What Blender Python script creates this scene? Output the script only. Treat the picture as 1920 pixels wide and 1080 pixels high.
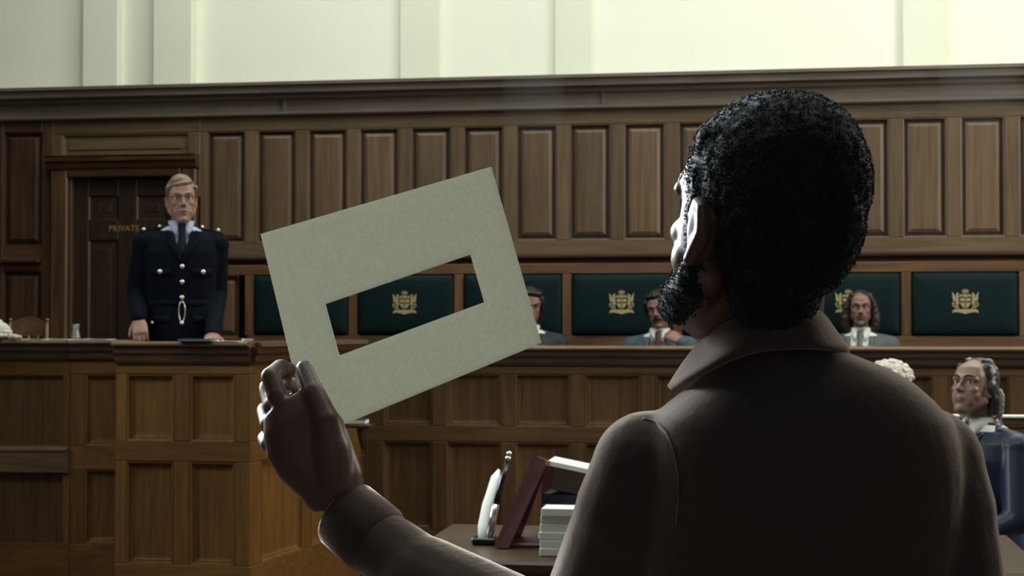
import bpy, bmesh, math, random
import numpy as np
from mathutils import Vector, Matrix, Euler
from mathutils import noise as mnoise
from mathutils.bvhtree import BVHTree

for o in list(bpy.data.objects):
    bpy.data.objects.remove(o, do_unlink=True)
SC = bpy.context.scene
COL = SC.collection
rnd = random.Random(7)
V = Vector

# ------------------------------------------------------------------ camera, world, lights, exposure
FPX = 3000.0                       # focal length in pixels of a 1920 wide frame
TH, PH = math.radians(9.04), math.atan(66/3000)
CAM = V((0, 0, 1.5))
FW = V((-math.sin(TH)*math.cos(PH), math.cos(TH)*math.cos(PH), math.sin(PH)))
RT = V((math.cos(TH), math.sin(TH), 0))
UP = RT.cross(FW)
cam_data = bpy.data.cameras.new('camera')
cam = bpy.data.objects.new('camera', cam_data)
COL.objects.link(cam)
cam.matrix_world = Matrix.Translation(CAM) @ Matrix((RT, UP, -FW)).transposed().to_4x4()
cam_data.sensor_width = 36
cam_data.lens = 36*FPX/1920
cam_data.clip_start = 0.05
cam_data.dof.use_dof = True
cam_data.dof.focus_distance = 2.0
cam_data.dof.aperture_fstop = cam_data.lens/1000/0.0030
SC.camera = cam

SC.view_settings.view_transform = 'Standard'
SC.view_settings.look = 'None'
SC.view_settings.gamma = 1
SC.view_settings.use_curve_mapping = False
SC.view_settings.exposure = 0.0

world = bpy.data.worlds.new('world')
SC.world = world
world.use_nodes = True
world.node_tree.nodes['Background'].inputs[0].default_value = (0.55, 0.75, 1.0, 1)
world.node_tree.nodes['Background'].inputs[1].default_value = 0.004


def area_light(name, loc, target, sx, sy, power, col, spread=180):
    d = bpy.data.lights.new(name, 'AREA')
    d.shape = 'RECTANGLE'
    d.size, d.size_y = sx, sy
    d.energy = power
    d.color = col
    d.spread = math.radians(spread)
    o = bpy.data.objects.new(name, d)
    COL.objects.link(o)
    o.location = loc
    o.rotation_euler = (V(target)-V(loc)).to_track_quat('-Z', 'Y').to_euler()
    return o


area_light('skylight_lamp', (-0.5, 8.5, 5.75), (-0.5, 8.6, 0), 8.5, 2.6, 290, (0.96, 1.0, 0.91))
area_light('rim_fill_lamp', (-0.4, 3.4, 5.75), (-0.4, 3.1, 0), 6.0, 1.5, 110, (0.95, 1.0, 0.95))  # added lamp, no second skylight known; lifts the rim on head and shoulders
area_light('window_lamp_left', (-5.3, 5.2, 3.4), (0, 2.0, 1.5), 3.0, 2.0, 180, (0.90, 0.97, 1.0))
area_light('face_beam_lamp', (-4.6, 6.6, 3.3), (-0.25, 1.7, 1.6), 1.6, 1.6, 95, (0.88, 0.97, 1.0), 50)  # added narrow beam to brighten the cheek, no window known there
area_light('window_lamp_right', (4.7, 7.4, 3.6), (-2.2, 8.0, 1.2), 2.6, 2.0, 190, (1.0, 0.95, 0.84))


def W(px, py, d):
    return CAM + (FW + RT*((px-960)/FPX) - UP*((py-540)/FPX))*d


def onY(px, py, Y):
    r = FW + RT*((px-960)/FPX) - UP*((py-540)/FPX)
    return CAM + r*(Y/r.y)


# ------------------------------------------------------------------ materials
def newmat(name):
    m = bpy.data.materials.new(name)
    m.use_nodes = True
    return m, m.node_tree, m.node_tree.nodes['Principled BSDF']


def node(nt, typ, **kw):
    n = nt.nodes.new(typ)
    for k, v in kw.items():
        setattr(n, k, v)
    return n


def wood(name, c1, c2, axis='z', rough=0.42, scale=1.0, vary=0.35, spec=0.4):
    m, nt, b = newmat(name)
    geo = node(nt, 'ShaderNodeNewGeometry')
    oi = node(nt, 'ShaderNodeObjectInfo')
    add = node(nt, 'ShaderNodeVectorMath', operation='ADD')
    sc = node(nt, 'ShaderNodeVectorMath', operation='SCALE')
    comb = node(nt, 'ShaderNodeCombineXYZ')
    for i in range(3):
        nt.links.new(oi.outputs['Random'], comb.inputs[i])
    nt.links.new(comb.outputs[0], sc.inputs[0])
    sc.inputs['Scale'].default_value = 17.0
    nt.links.new(geo.outputs['Position'], add.inputs[0])
    nt.links.new(sc.outputs[0], add.inputs[1])
    mp = node(nt, 'ShaderNodeMapping')
    s = [38.0*scale]*3
    s['xyz'.index(axis)] = 2.2*scale
    mp.inputs['Scale'].default_value = s
    nt.links.new(add.outputs[0], mp.inputs['Vector'])
    n1 = node(nt, 'ShaderNodeTexNoise')
    n1.inputs['Scale'].default_value = 1.0
    n1.inputs['Detail'].default_value = 6
    n1.inputs['Distortion'].default_value = 0.6
    nt.links.new(mp.outputs[0], n1.inputs['Vector'])
    n2 = node(nt, 'ShaderNodeTexNoise')
    n2.inputs['Scale'].default_value = 1.6
    nt.links.new(geo.outputs['Position'], n2.inputs['Vector'])
    ramp = node(nt, 'ShaderNodeValToRGB')
    ramp.color_ramp.elements[0].position = 0.33
    ramp.color_ramp.elements[0].color = (*c2, 1)
    ramp.color_ramp.elements[1].position = 0.68
    ramp.color_ramp.elements[1].color = (*c1, 1)
    nt.links.new(n1.outputs['Fac'], ramp.inputs['Fac'])
    # per piece and slow variation
    mr = node(nt, 'ShaderNodeMath', operation='MULTIPLY_ADD')
    nt.links.new(oi.outputs['Random'], mr.inputs[0])
    mr.inputs[1].default_value = vary
    mr.inputs[2].default_value = 1-vary/2
    mr2 = node(nt, 'ShaderNodeMath', operation='MULTIPLY_ADD')
    nt.links.new(n2.outputs['Fac'], mr2.inputs[0])
    mr2.inputs[1].default_value = 0.5
    mr2.inputs[2].default_value = 0.75
    mm = node(nt, 'ShaderNodeMath', operation='MULTIPLY')
    nt.links.new(mr.outputs[0], mm.inputs[0])
    nt.links.new(mr2.outputs[0], mm.inputs[1])
    mix = node(nt, 'ShaderNodeVectorMath', operation='SCALE')
    nt.links.new(ramp.outputs['Color'], mix.inputs[0])
    nt.links.new(mm.outputs[0], mix.inputs['Scale'])
    nt.links.new(mix.outputs[0], b.inputs['Base Color'])
    b.inputs['Roughness'].default_value = rough
    b.inputs['Specular IOR Level'].default_value = spec
    bump = node(nt, 'ShaderNodeBump')
    bump.inputs['Strength'].default_value = 0.12
    bump.inputs['Distance'].default_value = 0.004
    nt.links.new(n1.outputs['Fac'], bump.inputs['Height'])
    nt.links.new(bump.outputs[0], b.inputs['Normal'])
    return m


def plain(name, col, rough=0.5, metal=0.0, spec=0.5, noise=0.0, nscale=60.0, bump=0.0, sheen=0.0, sheen_tint=None, attr=None):
    m, nt, b = newmat(name)
    b.inputs['Base Color'].default_value = (*col, 1)
    b.inputs['Roughness'].default_value = rough
    b.inputs['Metallic'].default_value = metal
    b.inputs['Specular IOR Level'].default_value = spec
    if sheen:
        b.inputs['Sheen Weight'].default_value = sheen
        b.inputs['Sheen Roughness'].default_value = 0.45
        if sheen_tint:
            b.inputs['Sheen Tint'].default_value = (*sheen_tint, 1)
    last = None
    if noise or bump:
        tc = node(nt, 'ShaderNodeTexCoord')
        n = node(nt, 'ShaderNodeTexNoise')
        n.inputs['Scale'].default_value = nscale
        n.inputs['Detail'].default_value = 5
        nt.links.new(tc.outputs['Object'], n.inputs['Vector'])
        if noise:
            ma = node(nt, 'ShaderNodeMath', operation='MULTIPLY_ADD')
            nt.links.new(n.outputs['Fac'], ma.inputs[0])
            ma.inputs[1].default_value = noise*2
            ma.inputs[2].default_value = 1-noise
            sc = node(nt, 'ShaderNodeVectorMath', operation='SCALE')
            sc.inputs[0].default_value = col
            nt.links.new(ma.outputs[0], sc.inputs['Scale'])
            last = sc
            nt.links.new(sc.outputs[0], b.inputs['Base Color'])
        if bump:
            bp = node(nt, 'ShaderNodeBump')
            bp.inputs['Strength'].default_value = bump
            bp.inputs['Distance'].default_value = 0.003
            nt.links.new(n.outputs['Fac'], bp.inputs['Height'])
            nt.links.new(bp.outputs[0], b.inputs['Normal'])
    if attr:
        at = node(nt, 'ShaderNodeAttribute', attribute_name=attr)
        mu = node(nt, 'ShaderNodeVectorMath', operation='MULTIPLY')
        if last:
            nt.links.new(last.outputs[0], mu.inputs[0])
        else:
            mu.inputs[0].default_value = col
        nt.links.new(at.outputs['Color'], mu.inputs[1])
        nt.links.new(mu.outputs[0], b.inputs['Base Color'])
    return m


def glassy(name, col):
    m, nt, b = newmat(name)
    b.inputs['Base Color'].default_value = (*col, 1)
    b.inputs['Roughness'].default_value = 0.05
    b.inputs['Transmission Weight'].default_value = 0.9
    b.inputs['IOR'].default_value = 1.45
    return m


OAK1, OAK2 = (0.132, 0.086, 0.047), (0.086, 0.054, 0.029)
M = {}
M['wall_v'] = wood('wall oak upright', OAK1, OAK2, 'z')
M['wall_h'] = wood('wall oak level', (0.120, 0.079, 0.043), (0.076, 0.049, 0.027), 'x')
M['cornice'] = wood('cornice oak', (0.125, 0.104, 0.082), (0.085, 0.070, 0.055), 'x', rough=0.5)
M['seat_v'] = wood('settle oak upright', (0.140, 0.074, 0.036), (0.078, 0.040, 0.018), 'z')
M['seat_h'] = wood('settle oak level', (0.140, 0.074, 0.036), (0.078, 0.040, 0.018), 'x')
M['ledge'] = wood('ledge dark oak', (0.075, 0.036, 0.022), (0.035, 0.017, 0.011), 'x', rough=0.35)
M['door_v'] = wood('door dark oak', (0.036, 0.021, 0.011), (0.018, 0.011, 0.007), 'z', rough=0.45)
M['frame_v'] = wood('door frame oak', (0.085, 0.043, 0.020), (0.04, 0.02, 0.010), 'z')
M['frame_h'] = wood('door frame oak level', (0.085, 0.043, 0.020), (0.04, 0.02, 0.010), 'x')
M['bench_v'] = wood('bench oak upright', (0.112, 0.060, 0.023), (0.066, 0.034, 0.013), 'z')
M['bench_h'] = wood('bench oak level', (0.112, 0.060, 0.023), (0.066, 0.034, 0.013), 'x')
M['bench_dark'] = wood('bench moulding oak', (0.075, 0.042, 0.020), (0.035, 0.02, 0.01), 'x', rough=0.35)
M['gold_v'] = wood('golden oak upright', (0.165, 0.078, 0.018), (0.100, 0.046, 0.010), 'z')
M['gold_h'] = wood('golden oak level', (0.165, 0.078, 0.018), (0.100, 0.046, 0.010), 'x')
M['top'] = wood('counter top oak', (0.20, 0.13, 0.075), (0.12, 0.075, 0.042), 'x', rough=0.22, spec=0.6)
M['chair'] = wood('chair wood', (0.17, 0.095, 0.055), (0.09, 0.05, 0.028), 'x', rough=0.3)
M['floorwood'] = wood('floor boards', (0.085, 0.05, 0.028), (0.045, 0.026, 0.015), 'x', rough=0.4)
M['rear'] = plain('blue grey paint', (0.34, 0.39, 0.44), 0.9)
M['plaster'] = plain('cream plaster', (0.87, 0.89, 0.76), 0.85, noise=0.03, nscale=3)
M['plaster2'] = plain('greenish plaster', (0.76, 0.80, 0.66), 0.85, noise=0.03, nscale=3)
M['ceiling'] = plain('ceiling plaster', (0.55, 0.56, 0.50), 0.9, noise=0.03, nscale=3)
M['green'] = plain('green leather', (0.0042, 0.0150, 0.0160), 0.55, noise=0.15, nscale=40, bump=0.25, spec=0.10)
M['gold'] = plain('gold print', (0.36, 0.30, 0.15), 0.5, metal=0.1, noise=0.2, nscale=90)
M['gilt'] = plain('gilt letters', (0.36, 0.22, 0.06), 0.4, metal=0.3)
M['silver'] = plain('polished silver', (0.80, 0.80, 0.76), 0.22, metal=0.9)
M['navy'] = plain('navy serge', (0.0030, 0.0045, 0.0085), 0.85, spec=0.08, noise=0.15, nscale=200, bump=0.15)
M['navy2'] = plain('navy silk', (0.006, 0.013, 0.036), 0.4, noise=0.1, nscale=80, sheen=0.2, sheen_tint=(0.3, 0.5, 1.0))
M['blueshirt'] = plain('pale blue shirt', (0.34, 0.43, 0.56), 0.7, noise=0.05)
M['whiteshirt'] = plain('white shirt', (0.72, 0.71, 0.64), 0.7, noise=0.05)
M['blacktie'] = plain('black tie', (0.006, 0.007, 0.011), 0.75, spec=0.15)
M['greytie'] = plain('grey tie', (0.085, 0.085, 0.085), 0.55, noise=0.2, nscale=150)
M['darkred'] = plain('dark red tie', (0.05, 0.010, 0.012), 0.5)
M['darksuit'] = plain('dark suit cloth', (0.010, 0.015, 0.022), 0.75, noise=0.1, nscale=200)
M['bluesuit'] = plain('slate blue suit cloth', (0.045, 0.075, 0.095), 0.8, noise=0.2, nscale=180, bump=0.1)
M['greysuit'] = plain('grey suit cloth', (0.075, 0.085, 0.100), 0.8, noise=0.2, nscale=180, bump=0.1)
M['pinkvest'] = plain('dusty brown pullover', (0.10, 0.055, 0.055), 0.85, noise=0.15, nscale=150, bump=0.2)
M['bluevest'] = plain('blue pullover trim', (0.085, 0.12, 0.15), 0.85)
M['trousers'] = plain('dark trousers', (0.012, 0.014, 0.02), 0.8)
M['shoe'] = plain('black shoe leather', (0.008, 0.008, 0.008), 0.3)
M['skin_fair'] = plain('fair skin', (0.28, 0.160, 0.122), 0.42, spec=0.4, noise=0.04, nscale=25, attr='tint')
M['skin_pale'] = plain('pale skin', (0.30, 0.185, 0.142), 0.40, spec=0.4, noise=0.04, nscale=25, attr='tint')
M['skin_tan'] = plain('tanned skin', (0.22, 0.120, 0.092), 0.46, spec=0.4, noise=0.04, nscale=25, attr='tint')
M['skin_dark'] = plain('dark brown skin', (0.115, 0.060, 0.045), 0.44, spec=0.5, noise=0.08, nscale=30, bump=0.08, attr='tint')
M['hair_black'] = plain('black hair', (0.006, 0.006, 0.007), 0.5, noise=0.3, nscale=80, bump=0.5)
M['hair_afro'] = plain('black curly hair', (0.007, 0.007, 0.008), 0.7, spec=0.25, noise=0.2, nscale=120, sheen=0.25, sheen_tint=(0.7, 0.8, 0.9))
M['hair_brown'] = plain('dark brown hair', (0.020, 0.011, 0.007), 0.5, noise=0.3, nscale=80, bump=0.5)
M['hair_fair'] = plain('light brown hair', (0.16, 0.105, 0.055), 0.42, noise=0.25, nscale=60, bump=0.4)
M['hair_grey'] = plain('greying hair', (0.035, 0.035, 0.036), 0.4, noise=0.45, nscale=50, bump=0.6)
M['hair_silver_rim'] = plain('silver hair and rim light', (0.30, 0.30, 0.29), 0.4, noise=0.3, nscale=50, bump=0.5)
M['brow_fair'] = plain('brown brow hair', (0.16, 0.085, 0.055), 0.6)
M['wig'] = plain('white horsehair wig', (0.62, 0.60, 0.52), 0.8, noise=0.2, nscale=90, bump=0.8)
M['tissue'] = plain('pinkish tissue', (0.55, 0.42, 0.36), 0.8)
M['eye'] = plain('eye white', (0.55, 0.52, 0.48), 0.2)
M['iris'] = plain('dark iris', (0.02, 0.015, 0.012), 0.1)
M['coat'] = plain('brown wool overcoat', (0.062, 0.048, 0.043), 0.9, spec=0.15, noise=0.18, nscale=140, bump=0.2, sheen=0.6, sheen_tint=(0.85, 0.68, 0.58))
M['maroon'] = plain('maroon leather', (0.085, 0.028, 0.032), 0.35, noise=0.25, nscale=40, bump=0.4)
M['brownboard'] = plain('brown card board', (0.10, 0.060, 0.045), 0.7, noise=0.1)
M['paper'] = plain('white paper', (0.82, 0.84, 0.76), 0.75, noise=0.02)
M['navybook'] = plain('dark blue binding', (0.012, 0.02, 0.035), 0.4)
M['bluelabel'] = plain('pale blue label', (0.22, 0.33, 0.40), 0.6, noise=0.3, nscale=90)
M['yellow'] = plain('mustard tag', (0.30, 0.24, 0.05), 0.6)
M['blackpen'] = plain('black lacquer', (0.008, 0.008, 0.008), 0.2)
M['glass'] = glassy('clear glass', (0.93, 0.97, 0.95))
M['brass'] = plain('aged brass', (0.40, 0.26, 0.09), 0.35, metal=0.9)


def card_mat():
    m, nt, b = newmat('cream card')
    out = nt.nodes['Material Output']
    nt.nodes.remove(b)
    tc = node(nt, 'ShaderNodeTexCoord')
    n = node(nt, 'ShaderNodeTexNoise')
    n.inputs['Scale'].default_value = 220
    n.inputs['Detail'].default_value = 3
    nt.links.new(tc.outputs['Object'], n.inputs['Vector'])
    r = node(nt, 'ShaderNodeValToRGB')
    r.color_ramp.elements[0].position = 0.3
    r.color_ramp.elements[0].color = (0.74, 0.74, 0.64, 1)
    r.color_ramp.elements[1].position = 0.7
    r.color_ramp.elements[1].color = (0.82, 0.82, 0.72, 1)
    nt.links.new(n.outputs['Fac'], r.inputs['Fac'])
    d = node(nt, 'ShaderNodeBsdfDiffuse')
    t = node(nt, 'ShaderNodeBsdfTranslucent')
    mx = node(nt, 'ShaderNodeMixShader')
    mx.inputs[0].default_value = 0.30
    for s in (d, t):
        nt.links.new(r.outputs['Color'], s.inputs['Color'])
    nt.links.new(d.outputs[0], mx.inputs[1])
    nt.links.new(t.outputs[0], mx.inputs[2])
    nt.links.new(mx.outputs[0], out.inputs['Surface'])
    return m


M['card'] = card_mat()


# ------------------------------------------------------------------ mesh helpers
def link(name, me, mat, parent=None, smooth=False):
    o = bpy.data.objects.new(name, me)
    COL.objects.link(o)
    if mat is not None and not me.materials:
        me.materials.append(mat)
    if parent is not None:
        o.parent = parent
    if smooth:
        for p in me.polygons:
            p.use_smooth = True
    return o


class MB:
    def __init__(s):
        s.v, s.f = [], []

    def add(s, vs, fs):
        n = len(s.v)
        s.v += [tuple(v) for v in vs]
        s.f += [tuple(i+n for i in f) for f in fs]
        return s

    def box(s, a, b, c=0.0, mtx=None):
        """box from corner a to corner b with chamfer c"""
        if c <= 0:
            vs = [(x, y, z) for x in (a[0], b[0]) for y in (a[1], b[1]) for z in (a[2], b[2])]
            fs = [(0, 1, 3, 2), (4, 6, 7, 5), (0, 4, 5, 1), (2, 3, 7, 6), (0, 2, 6, 4), (1, 5, 7, 3)]
            if mtx is not None:
                vs = [mtx @ V(v) for v in vs]
            return s.add(vs, fs)
        bm = bmesh.new()
        bmesh.ops.create_cube(bm, size=1)
        for v in bm.verts:
            v.co = V([(a[i]+b[i])/2 + v.co[i]*abs(b[i]-a[i]) for i in range(3)])
        bmesh.ops.bevel(bm, geom=bm.edges[:], offset=c, segments=1, affect='EDGES')
        bm.verts.index_update()
        vs = [v.co.copy() for v in bm.verts]
        if mtx is not None:
            vs = [mtx @ v for v in vs]
        s.add(vs, [[v.index for v in f.verts] for f in bm.faces])
        bm.free()
        return s

    def loft(s, rings, cap=True, close=True):
        n = len(rings[0])
        vs = [p for r in rings for p in r]
        fs = []
        for i in range(len(rings)-1):
            for j in range(n if close else n-1):
                k = (j+1) % n
                fs.append((i*n+j, i*n+k, (i+1)*n+k, (i+1)*n+j))
        if cap:
            fs.append(tuple(range(n))[::-1])
            fs.append(tuple((len(rings)-1)*n+j for j in range(n)))
        return s.add(vs, fs)

    def extrude_x(s, prof, x0, x1, mtx=None):
        """closed profile of (y,z) points swept along x"""
        r = [[V((x, p[0], p[1])) for p in prof] for x in (x0, x1)]
        if mtx is not None:
            r = [[mtx @ p for p in q] for q in r]
        return s.loft(r)

    def tube(s, pts, r, n=8, close=False):
        pts = [V(p) for p in pts]
        rr = r if isinstance(r, (list, tuple)) else [r]*len(pts)
        rings = []
        up = V((0.13, 0.27, 0.95))
        for i, p in enumerate(pts):
            d = (pts[min(i+1, len(pts)-1)]-pts[max(i-1, 0)])
            if close:
                d = pts[(i+1) % len(pts)]-pts[i-1]
            d.normalize()
            a = d.cross(up)
            if a.length < 1e-3:
                a = d.cross(V((1, 0, 0)))
            a.normalize()
            b = d.cross(a)
            rings.append([p+(a*math.cos(t)+b*math.sin(t))*rr[i] for t in [2*math.pi*k/n for k in range(n)]])
        if close:
            rings.append(rings[0])
        return s.loft(rings, cap=not close)

    def lathe(s, prof, c=(0, 0, 0), n=20):
        rings = [[V(c)+V((r*math.cos(t), r*math.sin(t), z)) for t in [2*math.pi*k/n for k in range(n)]] for r, z in prof]
        return s.loft(rings)

    def capsule(s, p0, r0, p1, r1, n=14, m=5):
        p0, p1 = V(p0), V(p1)
        d = (p1-p0)
        if d.length < 1e-6:
            d = V((0, 0, 1e-5))
        d.normalize()
        a = d.cross(V((0.3, 0.1, 0.95)) if abs(d.z) < 0.9 else V((1, 0.2, 0)))
        a.normalize()
        b = d.cross(a)
        rings = []
        for i in range(m):
            t = -math.pi/2+math.pi/2*(i+0.15)/m
            rings.append((p0+d*r0*math.sin(t), r0*math.cos(t)))
        for i in range(m):
            t = math.pi/2*(i+0.0)/m
            rings.append((p1+d*r1*math.sin(t), r1*math.cos(t)))
        rings.append((p1+d*r1*0.99, r1*0.12))
        return s.loft([[c+(a*math.cos(t)+b*math.sin(t))*r for t in [2*math.pi*k/n for k in range(n)]] for c, r in rings])

    def chain(s, pts, rs, n=14):
        for i in range(len(pts)-1):
            s.capsule(pts[i], rs[i], pts[i+1], rs[i+1], n)
        return s

    def ell(s, c, r, mtx=None, n=20, m=14):
        rings = []
        for i in range(m+1):
            t = -math.pi/2+math.pi*(i+0.0)/m
            t = max(-math.pi/2+0.06, min(math.pi/2-0.06, t))
            rings.append([V((r[0]*math.cos(t)*math.cos(q), r[1]*math.cos(t)*math.sin(q), r[2]*math.sin(t))) for q in [2*math.pi*k/n for k in range(n)]])
        if mtx is not None:
            rings = [[mtx @ p for p in q] for q in rings]
        return s.loft([[p+V(c) for p in q] for q in rings])

    def zloft(s, secs, n=32, e=2.3):
        """secs: (z, cx, cy, w, d) superellipse sections"""
        rings = []
        for z, cx, cy, w, d in secs:
            r = []
            for k in range(n):
                t = 2*math.pi*k/n
                c, q = math.cos(t), math.sin(t)
                r.append(V((cx+w*math.copysign(abs(c)**(2/e), c), cy+d*math.copysign(abs(q)**(2/e), q), z)))
            rings.append(r)
        return s.loft(rings)

    def xf(s, mtx):
        s.v = [tuple(mtx @ V(v)) for v in s.v]
        return s

    def mesh(s, name='m'):
        me = bpy.data.meshes.new(name)
        me.from_pydata(s.v, [], s.f)
        bm = bmesh.new()
        bm.from_mesh(me)
        bmesh.ops.recalc_face_normals(bm, faces=bm.faces)
        bm.to_mesh(me)
        bm.free()
        return me

    def build(s, name, mat, parent=None, smooth=False):
        return link(name, s.mesh(name), mat, parent, smooth)


def fuse(mb, voxel, smooth=2, factor=0.5, mods=None):
    """one continuous surface from overlapping closed shapes"""
    me = mb.mesh('tmp') if isinstance(mb, MB) else mb
    o = bpy.data.objects.new('tmp', me)
    COL.objects.link(o)
    r = o.modifiers.new('r', 'REMESH')
    r.mode = 'VOXEL'
    r.voxel_size = voxel
    r.use_smooth_shade = True
    if smooth:
        s = o.modifiers.new('s', 'SMOOTH')
        s.factor = factor
        s.iterations = smooth
    if mods:
        mods(o)
    dg = bpy.context.evaluated_depsgraph_get()
    out = bpy.data.meshes.new_from_object(o.evaluated_get(dg))
    bpy.data.objects.remove(o, do_unlink=True)
    bpy.data.meshes.remove(me)
    for p in out.polygons:
        p.use_smooth = True
    return out


def with_mods(me, fn):
    o = bpy.data.objects.new('tmp', me)
    COL.objects.link(o)
    fn(o)
    dg = bpy.context.evaluated_depsgraph_get()
    out = bpy.data.meshes.new_from_object(o.evaluated_get(dg))
    bpy.data.objects.remove(o, do_unlink=True)
    for p in out.polygons:
        p.use_smooth = True
    return out


def fuzz(me, amp, seed, k=1.0):
    """uneven clumps: push the surface along its normals by smooth noise"""
    for v in me.vertices:
        c = v.co
        d = mnoise.noise(c*75*k+V((seed, 0, 0)))*amp+mnoise.noise(c*170*k+V((0, seed, 0)))*amp*0.75+mnoise.noise(c*28*k)*amp*0.7
        v.co = c+v.normal*d
    return me


def cut_faces(me, pred):
    """remove the faces whose centre meets pred"""
    bm = bmesh.new()
    bm.from_mesh(me)
    kill = [f for f in bm.faces if pred(f.calc_center_median())]
    bmesh.ops.delete(bm, geom=kill, context='FACES')
    bm.to_mesh(me)
    bm.free()
    return me


def tint(me, fn):
    n = len(me.vertices)
    co = np.empty(n*3, np.float32)
    me.vertices.foreach_get('co', co)
    c = fn(co.reshape(-1, 3))
    at = me.color_attributes.new('tint', 'FLOAT_COLOR', 'POINT')
    at.data.foreach_set('color', np.concatenate([c, np.ones((n, 1))], 1).astype(np.float32).ravel())


def thing(name, label, cat, loc=(0, 0, 0), rz=0.0, group=None, kind=None):
    o = bpy.data.objects.new(name, None)
    COL.objects.link(o)
    o.empty_display_size = 0.1
    o.location = loc
    o.rotation_euler = (0, 0, rz)
    if kind:
        o['kind'] = kind
    if label:
        o['label'] = label
    if cat:
        o['category'] = cat
    if group:
        o['group'] = group
    return o


def tag(o, label, cat, group=None):
    o['label'] = label
    o['category'] = cat
    if group:
        o['group'] = group
    return o


def structure(o):
    o['kind'] = 'structure'
    return o


def raised_panel(w, h, name, steps):
    """panel in the xz plane facing -y, centred; steps = list of (inset, y)"""
    mb = MB()
    rings = []
    for ins, y in steps:
        a, b = w/2-ins, h/2-ins
        rings.append([V((-a, y, -b)), V((a, y, -b)), V((a, y, b)), V((-a, y, b))])
    mb.loft(rings, cap=False)
    n = len(mb.v)
    mb.f.append((n-4, n-3, n-2, n-1))
    return mb.mesh(name)


_pc = {}


def put_panel(parent, x0, x1, z0, z1, y, mat, steps, name='panel', rot=None):
    key = (round(x1-x0, 3), round(z1-z0, 3), mat.name, tuple(steps))
    if key not in _pc:
        me = raised_panel(x1-x0, z1-z0, name, steps)
        me.materials.append(mat)
        _pc[key] = me
    o = bpy.data.objects.new(name, _pc[key])
    COL.objects.link(o)
    o.location = ((x0+x1)/2, y, (z0+z1)/2)
    o.parent = parent
    return o


def put_box(parent, a, b, mat, name, c=0.004):
    return MB().box(a, b, c).build(name, mat, parent)


# ------------------------------------------------------------------ room shell
YW = 10.9                                       # face of the end wall
ZC = 3.19                                       # top of the cornice
X0, X1 = -6.0, 5.5
structure(MB().box((X0-0.2, -4.2, -0.15), (X1+0.2, YW+0.4, 0)).build('floor', M['floorwood']))
structure(MB().box((X0-0.2, -4.2, 5.9), (X1+0.2, YW+0.4, 6.1)).build('ceiling', M['ceiling']))
structure(MB().box((X0-0.2, -4.2, 0), (X0, YW+0.4, 5.9)).build('wall_left', M['door_v']))
structure(MB().box((X1, -4.2, 0), (X1+0.2, YW+0.4, 5.9)).build('wall_right', M['door_v']))
structure(MB().box((X0, -4.2, 0), (X1, -4.0, 5.9)).build('wall_rear', M['rear']))
structure(MB().box((X0, 9.2, 0), (X1, YW, 0.48), 0).box((-3.18, 7.70, 0), (-2.62, 9.2, 0.48)).build('floor_dais', M['floorwood']))

# end wall: carcass, plaster above
wb = structure(MB().box((X0, YW+0.03, 0.48), (X1, YW+0.4, ZC-0.02)).build('wall_back', M['door_v']))
wu = structure(MB().box((X0, YW+0.10, ZC-0.02), (X1, YW+0.4, 5.9)).build('wall_back_upper', M['plaster']))
# pale pilasters and panels of the plaster wall
for xa, xb, dz in ((-4.9, -4.62, 0.07), (-4.35, -4.05, 0.10), (-2.55, -2.25, 0.035), (-1.45, -1.18, 0.035), (0.9, 1.2, 0.05), (3.0, 3.3, 0.05)):
    put_box(wu, (xa, YW+0.10-dz, ZC-0.01), (xb, YW+0.11, 5.4), M['plaster2'], 'pilaster', 0.01)
put_box(wu, (X0+0.02, YW-0.05, 5.4), (X1-0.02, YW+0.11, 5.85), M['plaster'], 'plaster_cornice', 0.03)
# wooden cornice: profile (y,z)
yc = YW
cor = [(yc+0.05, 2.965), (yc-0.035, 2.965), (yc-0.045, 2.975), (yc-0.045, 2.99), (yc-0.02, 3.0), (yc-0.02, 3.065), (yc-0.03, 3.075),
       (yc-0.05, 3.085), (yc-0.06, 3.105), (yc-0.115, 3.118), (yc-0.12, 3.16), (yc-0.145, 3.168), (yc-0.145, ZC), (yc+0.12, ZC)]
cn = MB().extrude_x(cor, X0, X1).build('trim_1', M['cornice'])
structure(cn)
for px in (533, 1131):                            # narrow vertical fillets across the frieze
    p = onY(px, 200, YW-0.02)
    put_box(cn, (p.x-0.012, YW-0.035, 2.975), (p.x+0.012, YW-0.01, 3.085), M['cornice'], 'fillet', 0.003)

PSTEP = ((0, 0), (0.008, 0.003), (0.012, 0.030), (0.030, 0.034), (0.034, 0.022), (0.056, 0.010))
xk = lambda k: -1.75+0.372*k
zr0, zr1 = 2.07, 2.865                              # panel openings of the upper wall
XD = -3.985                                         # right-hand edge of the door bay
put_box(wb, (XD, YW, zr1), (X1, YW+0.05, 2.97), M['wall_h'], 'rail')
put_box(wb, (XD, YW, 1.955), (X1, YW+0.05, zr0), M['wall_h'], 'rail')
sme = None
for k in range(-6, 20):
    x = xk(k)
    if k == -6:
        put_box(wb, (XD, YW, zr0), (x+0.045, YW+0.05, zr1), M['wall_v'], 'stile')
    else:
        o = MB().box((-0.045, 0, zr0), (0.045, 0.05, zr1), 0.004).build('stile', M['wall_v'], wb) if sme is None else link('stile', sme, None, wb)
        sme = o.data
        o.location = (x, YW, 0)
    if k < 19:
        put_panel(wb, x+0.045, x+0.372-0.045, zr0, zr1, YW, M['wall_v'], PSTEP)

# ledge over the settle
led = [(YW+0.04, 1.905), (YW-0.05, 1.905), (YW-0.055, 1.93), (YW-0.10, 1.940), (YW-0.115, 1.95), (YW-0.115, 1.963), (YW-0.10, 1.972), (YW+0.04, 1.980)]
structure(MB().extrude_x(led, XD+0.005, X1).build('trim_2', M['ledge']))

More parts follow.
